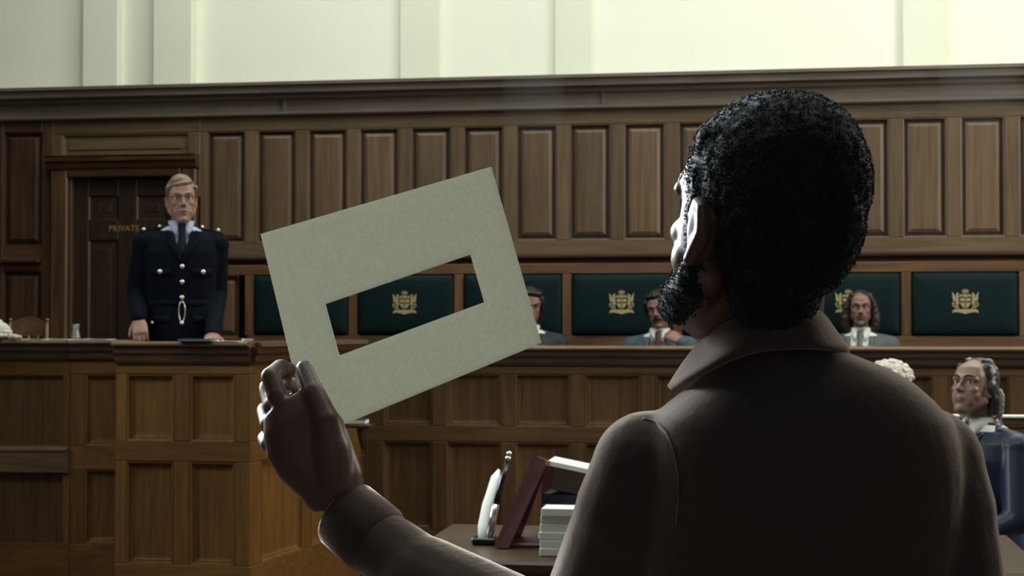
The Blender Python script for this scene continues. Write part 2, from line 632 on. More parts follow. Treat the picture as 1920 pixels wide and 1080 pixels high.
# ------------------------------------------------------------------ left part of the end wall and the door
PD = lambda px, py: onY(px, py, YW)
xdl, xdr = PD(100, 400).x, PD(372, 400).x       # outside of the door frame
xol, xor_ = PD(137, 400).x, PD(338, 400).x        # door leaf
zdt = PD(240, 333).z
zft = PD(240, 293).z
# overdoor panelling
put_box(wb, (xdl, YW, 2.865), (XD, YW+0.05, 2.97), M['wall_h'], 'rail')
put_box(wb, (xdl, YW-0.0, zft), (xdl+0.06, YW+0.05, 2.865), M['wall_v'], 'stile')
put_box(wb, (XD-0.09, YW-0.004, zft-0.3), (XD-0.001, YW+0.05, 2.865), M['wall_v'], 'stile')
put_panel(wb, xdl+0.06, XD-0.09, zft, 2.865, YW, M['wall_h'], ((0, 0), (0.01, 0.004), (0.02, 0.022), (0.05, 0.022), (0.055, 0.012)))
# panelling left of the door
xs0 = xdl
put_box(wb, (xs0-0.09, YW, 0.5), (xs0-0.001, YW+0.05, 2.97), M['frame_v'], 'stile')
px = xs0-0.09
for i in range(4):
    a, b = px-0.30, px
    put_panel(wb, a, b, PD(40, 462).z, PD(40, 248).z, YW, M['frame_v'], PSTEP)
    put_panel(wb, a, b, 0.9, PD(40, 508).z, YW, M['frame_v'], PSTEP)
    put_box(wb, (a, YW, PD(40, 248).z), (b, YW+0.05, 2.97), M['frame_h'], 'rail')
    put_box(wb, (a, YW, PD(40, 508).z), (b, YW+0.05, PD(40, 462).z), M['frame_h'], 'rail')
    put_box(wb, (a, YW-0.05, PD(40, 492).z), (b, YW+0.01, PD(40, 486).z), M['ledge'], 'dado_moulding', 0.003)
    put_box(wb, (a, YW, 0.5), (b, YW+0.05, 0.9), M['frame_h'], 'rail')
    put_box(wb, (a-0.09, YW, 0.5), (a, YW+0.05, 2.97), M['frame_v'], 'stile')
    px = a-0.09

door = thing('door_1', None, None, ((xol+xor_)/2, YW, 0.48), kind='structure')
dx = (xol+xor_)/2


def dbox(a, b, mat, name, c=0.004, par=door):
    return put_box(par, (a[0]-dx, a[1]-YW, a[2]-0.48), (b[0]-dx, b[1]-YW, b[2]-0.48), mat, name, c)


dbox((xdl, YW-0.06, 0.48), (xol-0.02, YW+0.04, zdt+0.06), M['frame_v'], 'door_jamb', 0.012)
dbox((xor_+0.02, YW-0.06, 0.48), (xdr, YW+0.04, zdt+0.06), M['frame_v'], 'door_jamb', 0.012)
dbox((xol-0.02, YW-0.03, 0.48), (xol, YW+0.05, zdt), M['frame_v'], 'door_stop', 0.003)
dbox((xor_, YW-0.03, 0.48), (xor_+0.02, YW+0.05, zdt), M['frame_v'], 'door_stop', 0.003)
dbox((xol-0.02, YW-0.06, zdt), (xor_+0.02, YW+0.04, zdt+0.06), M['frame_h'], 'lintel', 0.008)
hd = [(YW+0.03, zdt+0.06), (YW-0.065, zdt+0.06), (YW-0.075, zdt+0.075), (YW-0.08, zdt+0.10), (YW-0.11, zdt+0.115), (YW-0.115, zft-0.012), (YW-0.125, zft), (YW+0.03, zft)]
MB().extrude_x([(y-YW, z-0.48) for y, z in hd], xdl-0.02-dx, xdr+0.01-dx).build('door_hood', M['frame_h'], door)
yd = YW+0.02
dw = xor_-xol
zz = [0.48, 0.75, PD(240, 588).z, PD(240, 450).z, PD(240, 412).z, PD(240, 368).z, zdt]
zlo, zla, zlb, zlc, zld, zle = 0.62, PD(240, 592).z, PD(240, 450).z, PD(240, 412).z, PD(240, 370).z, zdt
sw = 0.11
xm = dx
for a, b in ((xol, xol+sw), (xm-0.07, xm+0.07), (xor_-sw, xor_)):
    dbox((a, yd, 0.49), (b, yd+0.04, zdt), M['door_v'], 'stile', 0.004)
for a, b in ((0.49, zlo), (1.22, 1.36), (zlb, zlc), (zle-0.13, zle)):
    for c, e in ((xol+sw, xm-0.07), (xm+0.07, xor_-sw)):
        dbox((c, yd, a), (e, yd+0.04, b), M['door_v'], 'rail', 0.004)
for a, b in ((zlo, 1.22), (1.36, zlb), (zlc, zle-0.13)):
    for c, e in ((xol+sw, xm-0.07), (xm+0.07, xor_-sw)):
        put_panel(door, c-dx, e-dx, a-0.48, b-0.48, yd-YW, M['door_v'], ((0, 0), (0.012, 0.012), (0.02, 0.018), (0.035, 0.018), (0.06, 0.008)))
hk = MB().capsule((xor_-0.055-dx, yd-YW-0.05, 1.0), 0.028, (xor_-0.055-dx, yd-YW-0.051, 1.0), 0.028)
hk.capsule((xor_-0.055-dx, yd-YW-0.0, 1.0), 0.012, (xor_-0.055-dx, yd-YW-0.04, 1.0), 0.012)
hk.build('door_handle', M['brass'], door, True)
# gilt word on the door
fc = bpy.data.curves.new('sign', 'FONT')
fc.body = 'PRIVATE'
fc.size = 0.062
fc.extrude = 0.0015
fc.space_character = 1.08
fo = bpy.data.objects.new('tmp', fc)
COL.objects.link(fo)
fm = bpy.data.meshes.new_from_object(fo.evaluated_get(bpy.context.evaluated_depsgraph_get()))
bpy.data.objects.remove(fo, do_unlink=True)
lx = [v.co.x for v in fm.vertices]
fw = max(lx)-min(lx)
pa, pb = onY(205, 434, yd), onY(261, 434, yd)
sgn = link('door_lettering', fm, M['gilt'], door)
sgn.scale = ((pb.x-pa.x)/fw, 1, 1)
sgn.rotation_euler = (math.pi/2, 0, 0)
sgn.location = (pa.x-dx-min(lx)*(pb.x-pa.x)/fw, yd-YW-0.002, pa.z-0.48)
sgn['label'] = 'gilt word PRIVATE lettered across the dark door'

# ------------------------------------------------------------------ settle with the green padded backs
YS = 10.75
settle = thing('wall_settle', 'long oak settle with dark green padded back panels beneath the wall ledge', 'bench', (0, YS, 0.48))


def sbox(a, b, mat, name, c=0.004):
    return put_box(settle, (a[0], a[1]-YS, a[2]-0.48), (b[0], b[1]-YS, b[2]-0.48), mat, name, c)


XS0, XS1 = -3.585, 4.6
zg0, zg1 = 1.415, 1.835
sbox((XS0-0.36, YS+0.0, zg1), (XS1, YS+0.12, 1.905), M['seat_h'], 'rail')
sbox((XS0, YS+0.0, 0.95), (XS1, YS+0.12, zg0), M['seat_h'], 'rail')
seatme = None
sx = lambda k: -1.334+0.7455*k
for k in range(-3, 9):
    x = sx(k)
    o = MB().box((-0.032, 0, zg0-0.48), (0.032, 0.12, zg1-0.48), 0.004).build('stile', M['seat_v'], settle) if seatme is None else link('stile', seatme, None, settle)
    seatme = o.data
    o.location = (x, 0, 0)
# panelled bay at the left end of the settle
put_panel(settle, XS0-0.36, XS0-0.06, zg0-0.48-0.02, zg1-0.48, 0, M['seat_v'], PSTEP)
sbox((XS0-0.36, YS, 0.95), (XS0-0.0, YS+0.12, zg0-0.02), M['seat_h'], 'rail')
# padded cushion mesh: pillow with soft edge
pad = MB()
pw, phh = 0.7455-0.064-0.012, zg1-zg0-0.010
rings = []
for ins, y in ((0, 0.03), (0.0, 0.004), (0.006, -0.008), (0.018, -0.016), (0.05, -0.022), (0.12, -0.026)):
    a, b = pw/2-ins, phh/2-ins
    r = min(0.02, a, b)
    ring = []
    for cx_, cz_, t0 in ((a-r, -b+r, -math.pi/2), (a-r, b-r, 0), (-a+r, b-r, math.pi/2), (-a+r, -b+r, math.pi)):
        for q in range(4):
            t = t0+math.pi/2*q/3
            ring.append(V((cx_+r*math.cos(t), y, cz_+r*math.sin(t))))
    rings.append(ring)
pad.loft(rings)
pad_me = pad.mesh('back_cushion')
pad_me.materials.append(M['green'])
for p in pad_me.polygons:
    p.use_smooth = True


# heraldic crest: shield with cross and dagger between two winged dragons, helmet and wing above, scroll below
def crest_mesh():
    mb = MB()

    def poly(pts, y0=-0.0006, mirror=False):
        for s in ((1, -1) if mirror else (1,)):
            q = [(s*x, z) for x, z in pts]
            n = len(q)
            vs = [V((x, 0.003, z)) for x, z in q]+[V((x, y0, z)) for x, z in q]
            fs = [tuple(range(n, 2*n)), tuple(range(n))[::-1]]+[(i, (i+1) % n, n+(i+1) % n, n+i) for i in range(n)]
            mb.add(vs, fs)
    # shield quarters (dark cross shows between them)
    poly([(-0.19, 0.16), (-0.035, 0.16), (-0.035, 0.03), (-0.19, 0.03)], mirror=True)
    poly([(-0.19, -0.02), (-0.035, -0.02), (-0.035, -0.24), (-0.09, -0.20), (-0.16, -0.12), (-0.19, -0.06)], mirror=True)
    poly([(-0.15, 0.125), (-0.135, 0.14), (-0.12, 0.125), (-0.12, 0.07), (-0.135, 0.05), (-0.15, 0.07)], -0.0012)
    poly([(-0.015, 0.16), (0.015, 0.16), (0.010, -0.2), (0, -0.24), (-0.010, -0.2)], 0.0005)
    # helmet and crest wing
    poly([(-0.07, 0.20), (0.07, 0.20), (0.085, 0.26), (0.05, 0.31), (-0.05, 0.31), (-0.085, 0.26)])
    poly([(-0.12, 0.33), (0.12, 0.33), (0.13, 0.35), (-0.13, 0.35)])
    for i in range(5):
        a = math.radians(150-30*i)
        c, s = math.cos(a), math.sin(a)
        poly([(0.03*c-0.02*s, 0.36+0.03*s+0.02*c), (0.15*c-0.016*s, 0.37+0.13*s+0.016*c), (0.17*c, 0.37+0.15*s), (0.15*c+0.016*s, 0.37+0.13*s-0.016*c), (0.03*c+0.02*s, 0.36+0.03*s-0.02*c)])
    # mantling
    poly([(0.10, 0.29), (0.17, 0.31), (0.23, 0.25), (0.20, 0.20), (0.14, 0.22), (0.10, 0.20)], mirror=True)
    # dragon supporters
    poly([(0.24, 0.20), (0.27, 0.27), (0.24, 0.33), (0.27, 0.37), (0.33, 0.34), (0.36, 0.27), (0.34, 0.18), (0.37, 0.08), (0.36, -0.04), (0.31, -0.10), (0.26, -0.08), (0.23, -0.01), (0.27, 0.06), (0.27, 0.13)], mirror=True)
    poly([(0.35, 0.16), (0.42, 0.30), (0.50, 0.40), (0.49, 0.30), (0.47, 0.22), (0.49, 0.16), (0.45, 0.10), (0.47, 0.04), (0.39, 0.04)], mirror=True)
    poly([(0.205, 0.10), (0.26, 0.13), (0.27, 0.10), (0.205, 0.07)], mirror=True)
    poly([(0.205, -0.02), (0.25, 0.03), (0.26, -0.01), (0.205, -0.05)], mirror=True)
    poly([(0.26, -0.09), (0.32, -0.11), (0.33, -0.20), (0.27, -0.25), (0.22, -0.25), (0.23, -0.22), (0.28, -0.20)], mirror=True)
    poly([(0.35, -0.06), (0.40, -0.10), (0.41, -0.19), (0.38, -0.25), (0.33, -0.25), (0.37, -0.18), (0.36, -0.12)], mirror=True)
    poly([(0.40, -0.02), (0.47, 0.0), (0.50, -0.08), (0.46, -0.18), (0.43, -0.16), (0.46, -0.09), (0.44, -0.05), (0.40, -0.07)], mirror=True)
    # scroll
    poly([(-0.46, -0.30), (-0.34, -0.27), (0.34, -0.27), (0.46, -0.30), (0.50, -0.42), (0.36, -0.38), (0.12, -0.42), (0, -0.46), (-0.12, -0.42), (-0.36, -0.38), (-0.50, -0.42)])
    return mb.mesh('crest')


crest_me = crest_mesh()
crest_me.materials.append(M['gold'])
for k in range(-3, 8):
    o = link('back_cushion', pad_me, None, settle)
    o.location = ((sx(k)+sx(k+1))/2, 0.0, (zg0+zg1)/2-0.48)
    c = link('crest', crest_me, None, o)
    c.scale = (0.168, 1, 0.168)
    c.location = (0.0, -0.0275, 0.012)
    if k == -3:
        c['label'] = 'gold heraldic crest with winged supporters'
sbox((XS0, YS-0.46, 0.69), (XS1, YS-0.03, 0.752), M['green'], 'seat_cushion', 0.015)
sbox((XS0, YS-0.44, 0.48), (XS1, YS-0.40, 0.689), M['seat_h'], 'seat_front')
sbox((XS0, YS+0.001, 0.48), (XS1, YS+0.119, 0.949), M['seat_h'], 'back_base')

# ------------------------------------------------------------------ long bench in front of the settle
YB = 9.1
ZB = 1.368
bench = thing('courtroom_bench', 'long panelled oak bench front with moulded top before the seated men', 'bench', (0, YB, 0))


def bbox(a, b, mat, name, c=0.004):
    return put_box(bench, (a[0], a[1]-YB, a[2]), (b[0], b[1]-YB, b[2]), mat, name, c)


XB0, XB1 = -2.32, 4.8
top_prof = lambda y, z: [(y+0.40, z), (y-0.045, z), (y-0.058, z-0.006), (y-0.060, z-0.014), (y-0.052, z-0.022), (y-0.03, z-0.024), (y-0.03, z-0.026), (y+0.40, z-0.026)]
mould_prof = lambda y, z: [(y+0.03, z), (y-0.035, z), (y-0.035, z-0.03), (y-0.022, z-0.045), (y-0.022, z-0.07), (y-0.012, z-0.085), (y+0.03, z-0.085)]
MB().extrude_x(top_prof(0, ZB), XB0, XB1).build('counter_top', M['top'], bench)
MB().extrude_x(mould_prof(0, ZB-0.026), XB0, XB1).build('top_moulding', M['bench_dark'], bench)
zb = [0.0, 0.16, 0.30, 0.815, 0.905, 1.208, ZB-0.11]
bbox((XB0, YB, zb[5]), (XB1, YB+0.05, zb[6]), M['bench_h'], 'rail')
bbox((XB0, YB, zb[3]), (XB1, YB+0.05, zb[4]), M['bench_h'], 'rail')
bbox((XB0, YB, 0.0), (XB1, YB+0.05, zb[2]), M['bench_h'], 'rail')
bbox((XB0, YB-0.02, 0.0), (XB1, YB-0.0, 0.14), M['bench_dark'], 'plinth')
bbox((XB0, YB+0.06, 0.0), (XB1, YB+0.09, ZB-0.03), M['door_v'], 'carcass', 0)
BSTEP = ((0, 0), (0.008, 0.002), (0.013, 0.020), (0.019, 0.020), (0.026, 0.028), (0.04, 0.030))
bx = [-2.27]+[-1.875+0.4035*k for k in range(-0, 17)]
hw = 0.043
for z0, z1 in ((zb[2], zb[3]), (zb[4], zb[5])):
    me_ = None
    for i, x in enumerate(bx):
        if i == 0:
            bbox((XB0, YB, z0), (x+0.06, YB+0.05, z1), M['bench_v'], 'stile')
        else:
            o = MB().box((-hw, 0, z0), (hw, 0.05, z1), 0.004).build('stile', M['bench_v'], bench) if me_ is None else link('stile', me_, None, bench)
            me_ = o.data
            o.location = (x, 0, 0)
        if i < len(bx)-1:
            a = x+(0.06 if i == 0 else hw)
            put_panel(bench, a, bx[i+1]-hw, z0, z1, 0, M['bench_v'], BSTEP)

# ------------------------------------------------------------------ witness box (projecting pod) and the bowed front at its left
ZP = 1.408


def front(name, label, A, B, Zt, panels, rows, mats, thick=0.05, topdepth=0.38, mould='bench_dark'):
    """panelled front between the ground points A and B (facing the room); returns the Empty. panels: list of (x0,x1)"""
    A, B = V((A[0], A[1], 0)), V((B[0], B[1], 0))
    d = B-A
    L = d.length
    t = thing(name, label, 'bench', A, math.atan2(d.y, d.x))
    fill_front(t, L, Zt, panels, rows, mats, thick, topdepth, mould)
    return t, L


def fill_front(t, L, Zt, panels, rows, mats, thick=0.05, topdepth=0.38, mould='bench_dark', x0=0.0):
    mv, mh = M[mats[0]], M[mats[1]]
    if topdepth:
        MB().extrude_x([(y+topdepth-0.40 if y > 0.1 else y, z) for y, z in top_prof(0, Zt)], x0, L).build('counter_top', M['top'], t)
    MB().extrude_x(mould_prof(0, Zt-0.026), x0, L).build('top_moulding', M[mould], t)
    MB().box((x0, thick+0.002, 0), (L, thick+0.03, Zt-0.03)).build('carcass', M['door_v'], t)
    zs = rows
    zt = Zt-0.11
    put_box(t, (x0, 0, rows[-1][1]), (L, thick, zt), mh, 'rail')
    put_box(t, (x0, 0, 0), (L, thick, rows[0][0]), mh, 'rail')
    for (a0, a1), (c0, c1) in zip(rows[:-1], rows[1:]):
        put_box(t, (x0, 0, a1), (L, thick, c0), mh, 'rail')
    for z0, z1 in rows:
        xs = x0
        for a, b in panels:
            put_box(t, (xs, 0, z0), (a, thick, z1), mv, 'stile')
            put_panel(t, a, b, z0, z1, 0, mv, BSTEP if len(panels) > 1 else BSTEP)
            xs = b
        put_box(t, (xs, 0, z0), (L, thick, z1), mv, 'stile')


YP = 7.62
pL, pR = onY(216, 800, YP), onY(470, 800, YP)
gz = lambda py, Y=YP, px=340: onY(px, py, Y).z
rowsP = [(0.30, gz(866)), (gz(828), gz(702))]
box_, LP = front('witness_box', 'projecting panelled oak witness box under the policeman hands', (pL.x, YP), (pR.x, YP), ZP,
                 [(onY(238, 760, YP).x-pL.x, onY(326, 760, YP).x-pL.x), (onY(357, 760, YP).x-pL.x, onY(440, 760, YP).x-pL.x)], rowsP, ('gold_v', 'gold_h'), topdepth=0.16)
# angled right-hand return running back to the long bench


def sub_front(parent, A, B, Zt, panels, rows, mats, topdepth=0.0, name='side'):
    """a panelled side that belongs to parent: pieces are its direct parts"""
    A, B = V((A[0], A[1], 0)), V((B[0], B[1], 0))
    d = B-A
    before = set(bpy.data.objects)
    holder = bpy.data.objects.new('h', None)
    COL.objects.link(holder)
    fill_front(holder, d.length, Zt, panels, rows, mats, topdepth=topdepth)
    mtx = Matrix.Translation(A) @ Matrix.Rotation(math.atan2(d.y, d.x), 4, 'Z')
    pm = Matrix.Translation(parent.location) @ Matrix.Rotation(parent.rotation_euler.z, 4, 'Z')
    for o in list(holder.children):
        loc = Matrix.Translation(o.location)
        o.parent = parent
        m = pm.inverted() @ mtx @ loc
        o.location = m.to_translation()
        o.rotation_euler = m.to_euler()
    bpy.data.objects.remove(holder, do_unlink=True)


RX, RY = XB0+0.0, YB-0.075
Ls = (V((RX, RY))-V((pR.x, YP))).length
sub_front(box_, (pR.x+0.002, YP+0.004), (RX, RY), ZP-0.0, [(0.12, 0.62), (0.72, Ls-0.12)], rowsP, ('gold_v', 'gold_h'))
# counter top slab behind the pod and the return
tp = MB()
# narrow return top along the side
dS = (V((RX, RY, 0))-V((pR.x, YP, 0))).normalized()
nS = V((dS.y, -dS.x, 0))
a0, a1 = V((pR.x-pL.x, 0, 0)), V((RX-pL.x, RY-YP, 0))
vs = [a0+nS*0.055+dS*0.02, a1+nS*0.055-dS*0.03, a1-nS*0.14-dS*0.10, a0-nS*0.14+dS*0.20]
tp.add([v+V((0, 0, ZP-0.025)) for v in vs]+[v+V((0, 0, ZP-0.001)) for v in vs], [(3, 2, 1, 0), (4, 5, 6, 7), (0, 1, 5, 4), (1, 2, 6, 5), (2, 3, 7, 6), (3, 0, 4, 7)])
tp.build('side_counter_top', M['top'], box_)

# left: short return in shadow, then a bowed front coming towards the room
YL = 8.25
lA = onY(150, 800, YL)
kA = (pL.x+0.05, YL+0.12)
bow = thing('bowed_bench', 'bowed oak bench front with a glossy mid rail at the left end', 'bench', (lA.x, YL-0.02, 0))
gl = lambda py: onY(100, py, YL).z
rowsL = [(0.30, gl(886)), (gl(838), gl(704))]
sub_front(bow, (lA.x-0.06, YL-0.0), kA, ZP-0.001, [(0.085, 0.27)], [(0.30, gl(880)), (gl(836), gl(702))], ('gold_v', 'gold_h'), topdepth=0.30)
# bowed run: facets along an arc
arc = []
ang = math.radians(172)
p = V((lA.x-0.06, YL, 0))
for i in range(7):
    arc.append(p.copy())
    a = math.radians(180+4+i*3.0)
    p = p+V((math.cos(a), math.sin(a), 0))*0.22
lo = V(bow.location)
zt = ZP-0.11


def sweep(parent, path, prof, name, mat, off=0.0):
    """profile (outward distance, z) swept along the plan path"""
    rings = []
    for i, q in enumerate(path):
        d = (path[min(i+1, len(path)-1)]-path[max(i-1, 0)]).normalized()
        n = V((-d.y, d.x, 0))
        if n.y > 0:
            n = -n
        rings.append([q+n*a+V((0, 0, z))-lo for a, z in prof])
    return MB().loft(rings).build(name, mat, parent)


fl = lambda pr: [(-y, z) for y, z in pr]
sweep(bow, arc, fl(top_prof(0, ZP)), 'counter_top', M['top'])
sweep(bow, arc, fl(mould_prof(0, ZP-0.026)), 'top_moulding', M['bench_dark'])
sweep(bow, arc, [(0, rowsL[1][1]), (0, zt), (-0.05, zt), (-0.05, rowsL[1][1])], 'rail', M['gold_h'])
zm0, zm1 = rowsL[0][1], rowsL[1][0]
sweep(bow, arc[0:], [(-0.05, zm0), (0.0, zm0), (0.03, zm0+0.005), (0.035, zm1-0.03), (0.045, zm1-0.018), (0.045, zm1-0.008), (0.03, zm1), (-0.05, zm1+0.01)], 'mid_rail', M['top'])['label'] = 'glossy projecting mid rail'
sweep(bow, arc, [(0, 0), (0, 0.30), (-0.05, 0.30), (-0.05, 0)], 'rail', M['gold_h'])
sweep(bow, arc, [(-0.055, 0), (-0.055, ZP-0.03), (-0.08, ZP-0.03), (-0.08, 0)], 'carcass', M['door_v'])
for z0, z1 in rowsL:
    sweep(bow, [arc[0], arc[0]+(arc[1]-arc[0])*0.16], [(0.004, z0), (0.004, z1), (-0.05, z1), (-0.05, z0)], 'stile', M['gold_v'])
    sweep(bow, [arc[0]+(arc[1]-arc[0])*0.16]+arc[1:4], [(-0.03, z0), (-0.03, z1), (-0.05, z1), (-0.05, z0)], 'panel', M['bench_v'])
    sweep(bow, [arc[3], arc[3]+(arc[4]-arc[3])*0.35], [(0.003, z0), (0.003, z1), (-0.05, z1), (-0.05, z0)], 'stile', M['gold_v'])
    sweep(bow, [arc[3]+(arc[4]-arc[3])*0.35]+arc[4:], [(-0.03, z0), (-0.03, z1), (-0.05, z1), (-0.05, z0)], 'panel', M['bench_v'])


# ------------------------------------------------------------------ people
TORSO = [(-0.12, 0.160, 0.112, 0.0), (0.05, 0.165, 0.115, 0.0), (0.17, 0.148, 0.102, 0.0), (0.30, 0.160, 0.112, 0.005), (0.42, 0.172, 0.114, 0.0),
         (0.49, 0.160, 0.096, -0.008), (0.535, 0.115, 0.078, -0.015), (0.560, 0.066, 0.060, -0.012), (0.585, 0.052, 0.054, -0.006), (0.68, 0.050, 0.054, 0.010)]


def tor(z):
    for a, b in zip(TORSO[:-1], TORSO[1:]):
        if a[0] <= z <= b[0]:
            t = (z-a[0])/(b[0]-a[0])
            return [a[i]+(b[i]-a[i])*t for i in range(1, 4)]
    return list((TORSO[0] if z < TORSO[0][0] else TORSO[-1])[1:])


def frontpt(x, z, H0, infl=0.0, chest=True):
    w, d, cy = tor(z-H0)
    w, d = w+infl, d+infl
    q = max(0.0, 1-abs(x/w)**2.3)**(1/2.3)
    return cy+d*q


def head_prims(mb, mtx, s=1.0, mouth_open=0.0):
    h = MB()
    h.ell((0, -0.015, 0.045), (0.075, 0.096, 0.083))
    h.zloft([(-0.112, 0, 0.058, 0.016, 0.020), (-0.100, 0, 0.050, 0.030, 0.034), (-0.07, 0, 0.036, 0.049, 0.048), (-0.03, 0, 0.028, 0.061, 0.056), (0.0, 0, 0.022, 0.066, 0.056),
             (0.022, 0, 0.020, 0.068, 0.054), (0.05, 0, 0.026, 0.067, 0.056), (0.085, 0, 0.022, 0.058, 0.050), (0.105, 0, 0.01, 0.04, 0.04)], 28, 2.2)
    h.chain([(-0.052, 0.062, 0.034), (-0.028, 0.078, 0.041), (0, 0.078, 0.038), (0.028, 0.078, 0.041), (0.052, 0.062, 0.034)], [0.009, 0.0105, 0.010, 0.0105, 0.009])
    h.chain([(0, 0.076, 0.034), (0, 0.091, 0.008), (0, 0.104, -0.011)], [0.0072, 0.0070, 0.0098])
    for sx_ in (-1, 1):
        h.capsule((sx_*0.0105, 0.088, -0.016), 0.0072, (sx_*0.006, 0.096, -0.016), 0.0072)
        h.ell((sx_*0.044, 0.042, -0.030), (0.020, 0.022, 0.024))
        h.capsule((sx_*0.066, -0.002, -0.014), 0.014, (sx_*0.066, -0.006, 0.02), 0.014)
        h.ell((sx_*0.039, 0.055, -0.008), (0.022, 0.020, 0.018))
        h.ell((sx_*0.030, 0.054, -0.050), (0.022, 0.022, 0.030))
        h.capsule((sx_*0.056, 0.0, -0.045), 0.020, (sx_*0.016, 0.064, -0.092), 0.017)
        # ear: rim and lobe
        er = Matrix.Rotation(sx_*math.radians(-14), 4, 'Z')
        h.ell((sx_*0.077, -0.010, 0.004), (0.006, 0.014, 0.028), er)
        h.chain([(sx_*0.074, 0.008, 0.012), (sx_*0.079, -0.004, 0.028), (sx_*0.082, -0.018, 0.023), (sx_*0.081, -0.020, 0.002), (sx_*0.078, -0.004, -0.026)], [0.005, 0.005, 0.0055, 0.005, 0.007], 8)
        # eyelids
        h.chain([(sx_*0.016, 0.070, 0.024), (sx_*0.030, 0.0750, 0.0315), (sx_*0.046, 0.067, 0.024)], [0.0035, 0.0040, 0.0035], 8)
        h.chain([(sx_*0.017, 0.069, 0.014), (sx_*0.030, 0.0725, 0.0085), (sx_*0.045, 0.065, 0.013)], [0.0032, 0.0036, 0.0032], 8)
    h.chain([(-0.025, 0.076, -0.048), (-0.008, 0.087, -0.0445), (0.008, 0.087, -0.0445), (0.025, 0.076, -0.048)], [0.004, 0.0062, 0.0062, 0.004], 8)
    lo_ = -0.057-mouth_open
    h.chain([(-0.024, 0.075, -0.050-mouth_open*0.5), (-0.008, 0.085, lo_), (0.008, 0.085, lo_), (0.024, 0.075, -0.050-mouth_open*0.5)], [0.004, 0.0066, 0.0066, 0.004], 8)
    h.ell((0, 0.074, -0.090), (0.022, 0.020, 0.018))
    h.v = [tuple(mtx @ (V(v)*s)) for v in h.v]
    mb.add(h.v, h.f)


def head_extras(parent, mtx, s, brow='hair_brown', gaze=(0, 0)):
    for sx_ in (-1, 1):
        e = MB().ell((sx_*0.031, 0.0645, 0.020), (0.0145, 0.0122, 0.0096), n=14, m=10)
        e.v = [tuple(mtx @ (V(v)*s)) for v in e.v]
        eo = e.build('eye', M['eye'], parent, True)
        i = MB().ell((sx_*0.031+gaze[0], 0.0742, 0.0205+gaze[1]), (0.0064, 0.0042, 0.0064), n=12, m=8)
        i.v = [tuple(mtx @ (V(v)*s)) for v in i.v]
        i.build('iris', M['iris'], eo, True)
        b = MB().chain([(sx_*0.013, 0.0855, 0.040), (sx_*0.022, 0.0865, 0.0445), (sx_*0.032, 0.0840, 0.0465), (sx_*0.042, 0.0765, 0.0455), (sx_*0.051, 0.0685, 0.0415)], [0.0045, 0.0054, 0.0052, 0.0046, 0.0028], 8)
        b.v = [tuple(mtx @ (V(v)*s)) for v in b.v]
        b.build('eyebrow', M[brow], parent, True)


def hand_prims(mb, wrist, d, nrm, side, curl=(0.35, 0.5, 0.4), s=1.0, spread=0.03):
    """wrist point, finger direction d, back-of-hand normal nrm, thumb towards side*t"""
    d = V(d).normalized()
    n = (V(nrm)-d*V(nrm).dot(d)).normalized()
    t = d.cross(n)*side
    w = V(wrist)
    R = lambda c, a, b: [c+(t*math.cos(q)*a+n*math.sin(q)*b) for q in [2*math.pi*k/14 for k in range(14)]]
    mb.loft([R(w-d*0.02*s, 0.026*s, 0.020*s), R(w+d*0.005*s, 0.028*s, 0.019*s), R(w+d*0.04*s, 0.040*s, 0.018*s), R(w+d*0.08*s, 0.042*s, 0.015*s), R(w+d*0.097*s, 0.036*s, 0.010*s)])
    for i, (o_, L) in enumerate(((0.031, 0.072), (0.0105, 0.082), (-0.0105, 0.076), (-0.030, 0.058))):
        p = w+(d*(0.086-abs(i-1.2)*0.004)+t*o_)*s
        dd = (d+t*spread*(1.5-i)).normalized()
        pts, rs = [p-dd*0.015*s, p], [0.0095*s, 0.0100*s]
        ang = 0
        for f_, c_ in zip((0.45, 0.30, 0.25), curl):
            ang += c_+0.04*i
            p = p+(dd*math.cos(ang)-n*math.sin(ang))*L*f_*s
            pts.append(p)
            rs.append((0.0092, 0.0085, 0.0075)[len(rs)-2]*s)
        mb.chain(pts, rs, 10)
    b = w+(d*0.022+t*0.026-n*0.004)*s
    b1 = b+(d*0.030+t*0.022-n*0.012)*s
    b2 = b1+(d*0.030+t*0.008-n*0.012)*s
    mb.chain([w+d*0.01*s+t*0.01*s, b, b1, b2], [0.016*s, 0.0145*s, 0.011*s, 0.009*s], 10)


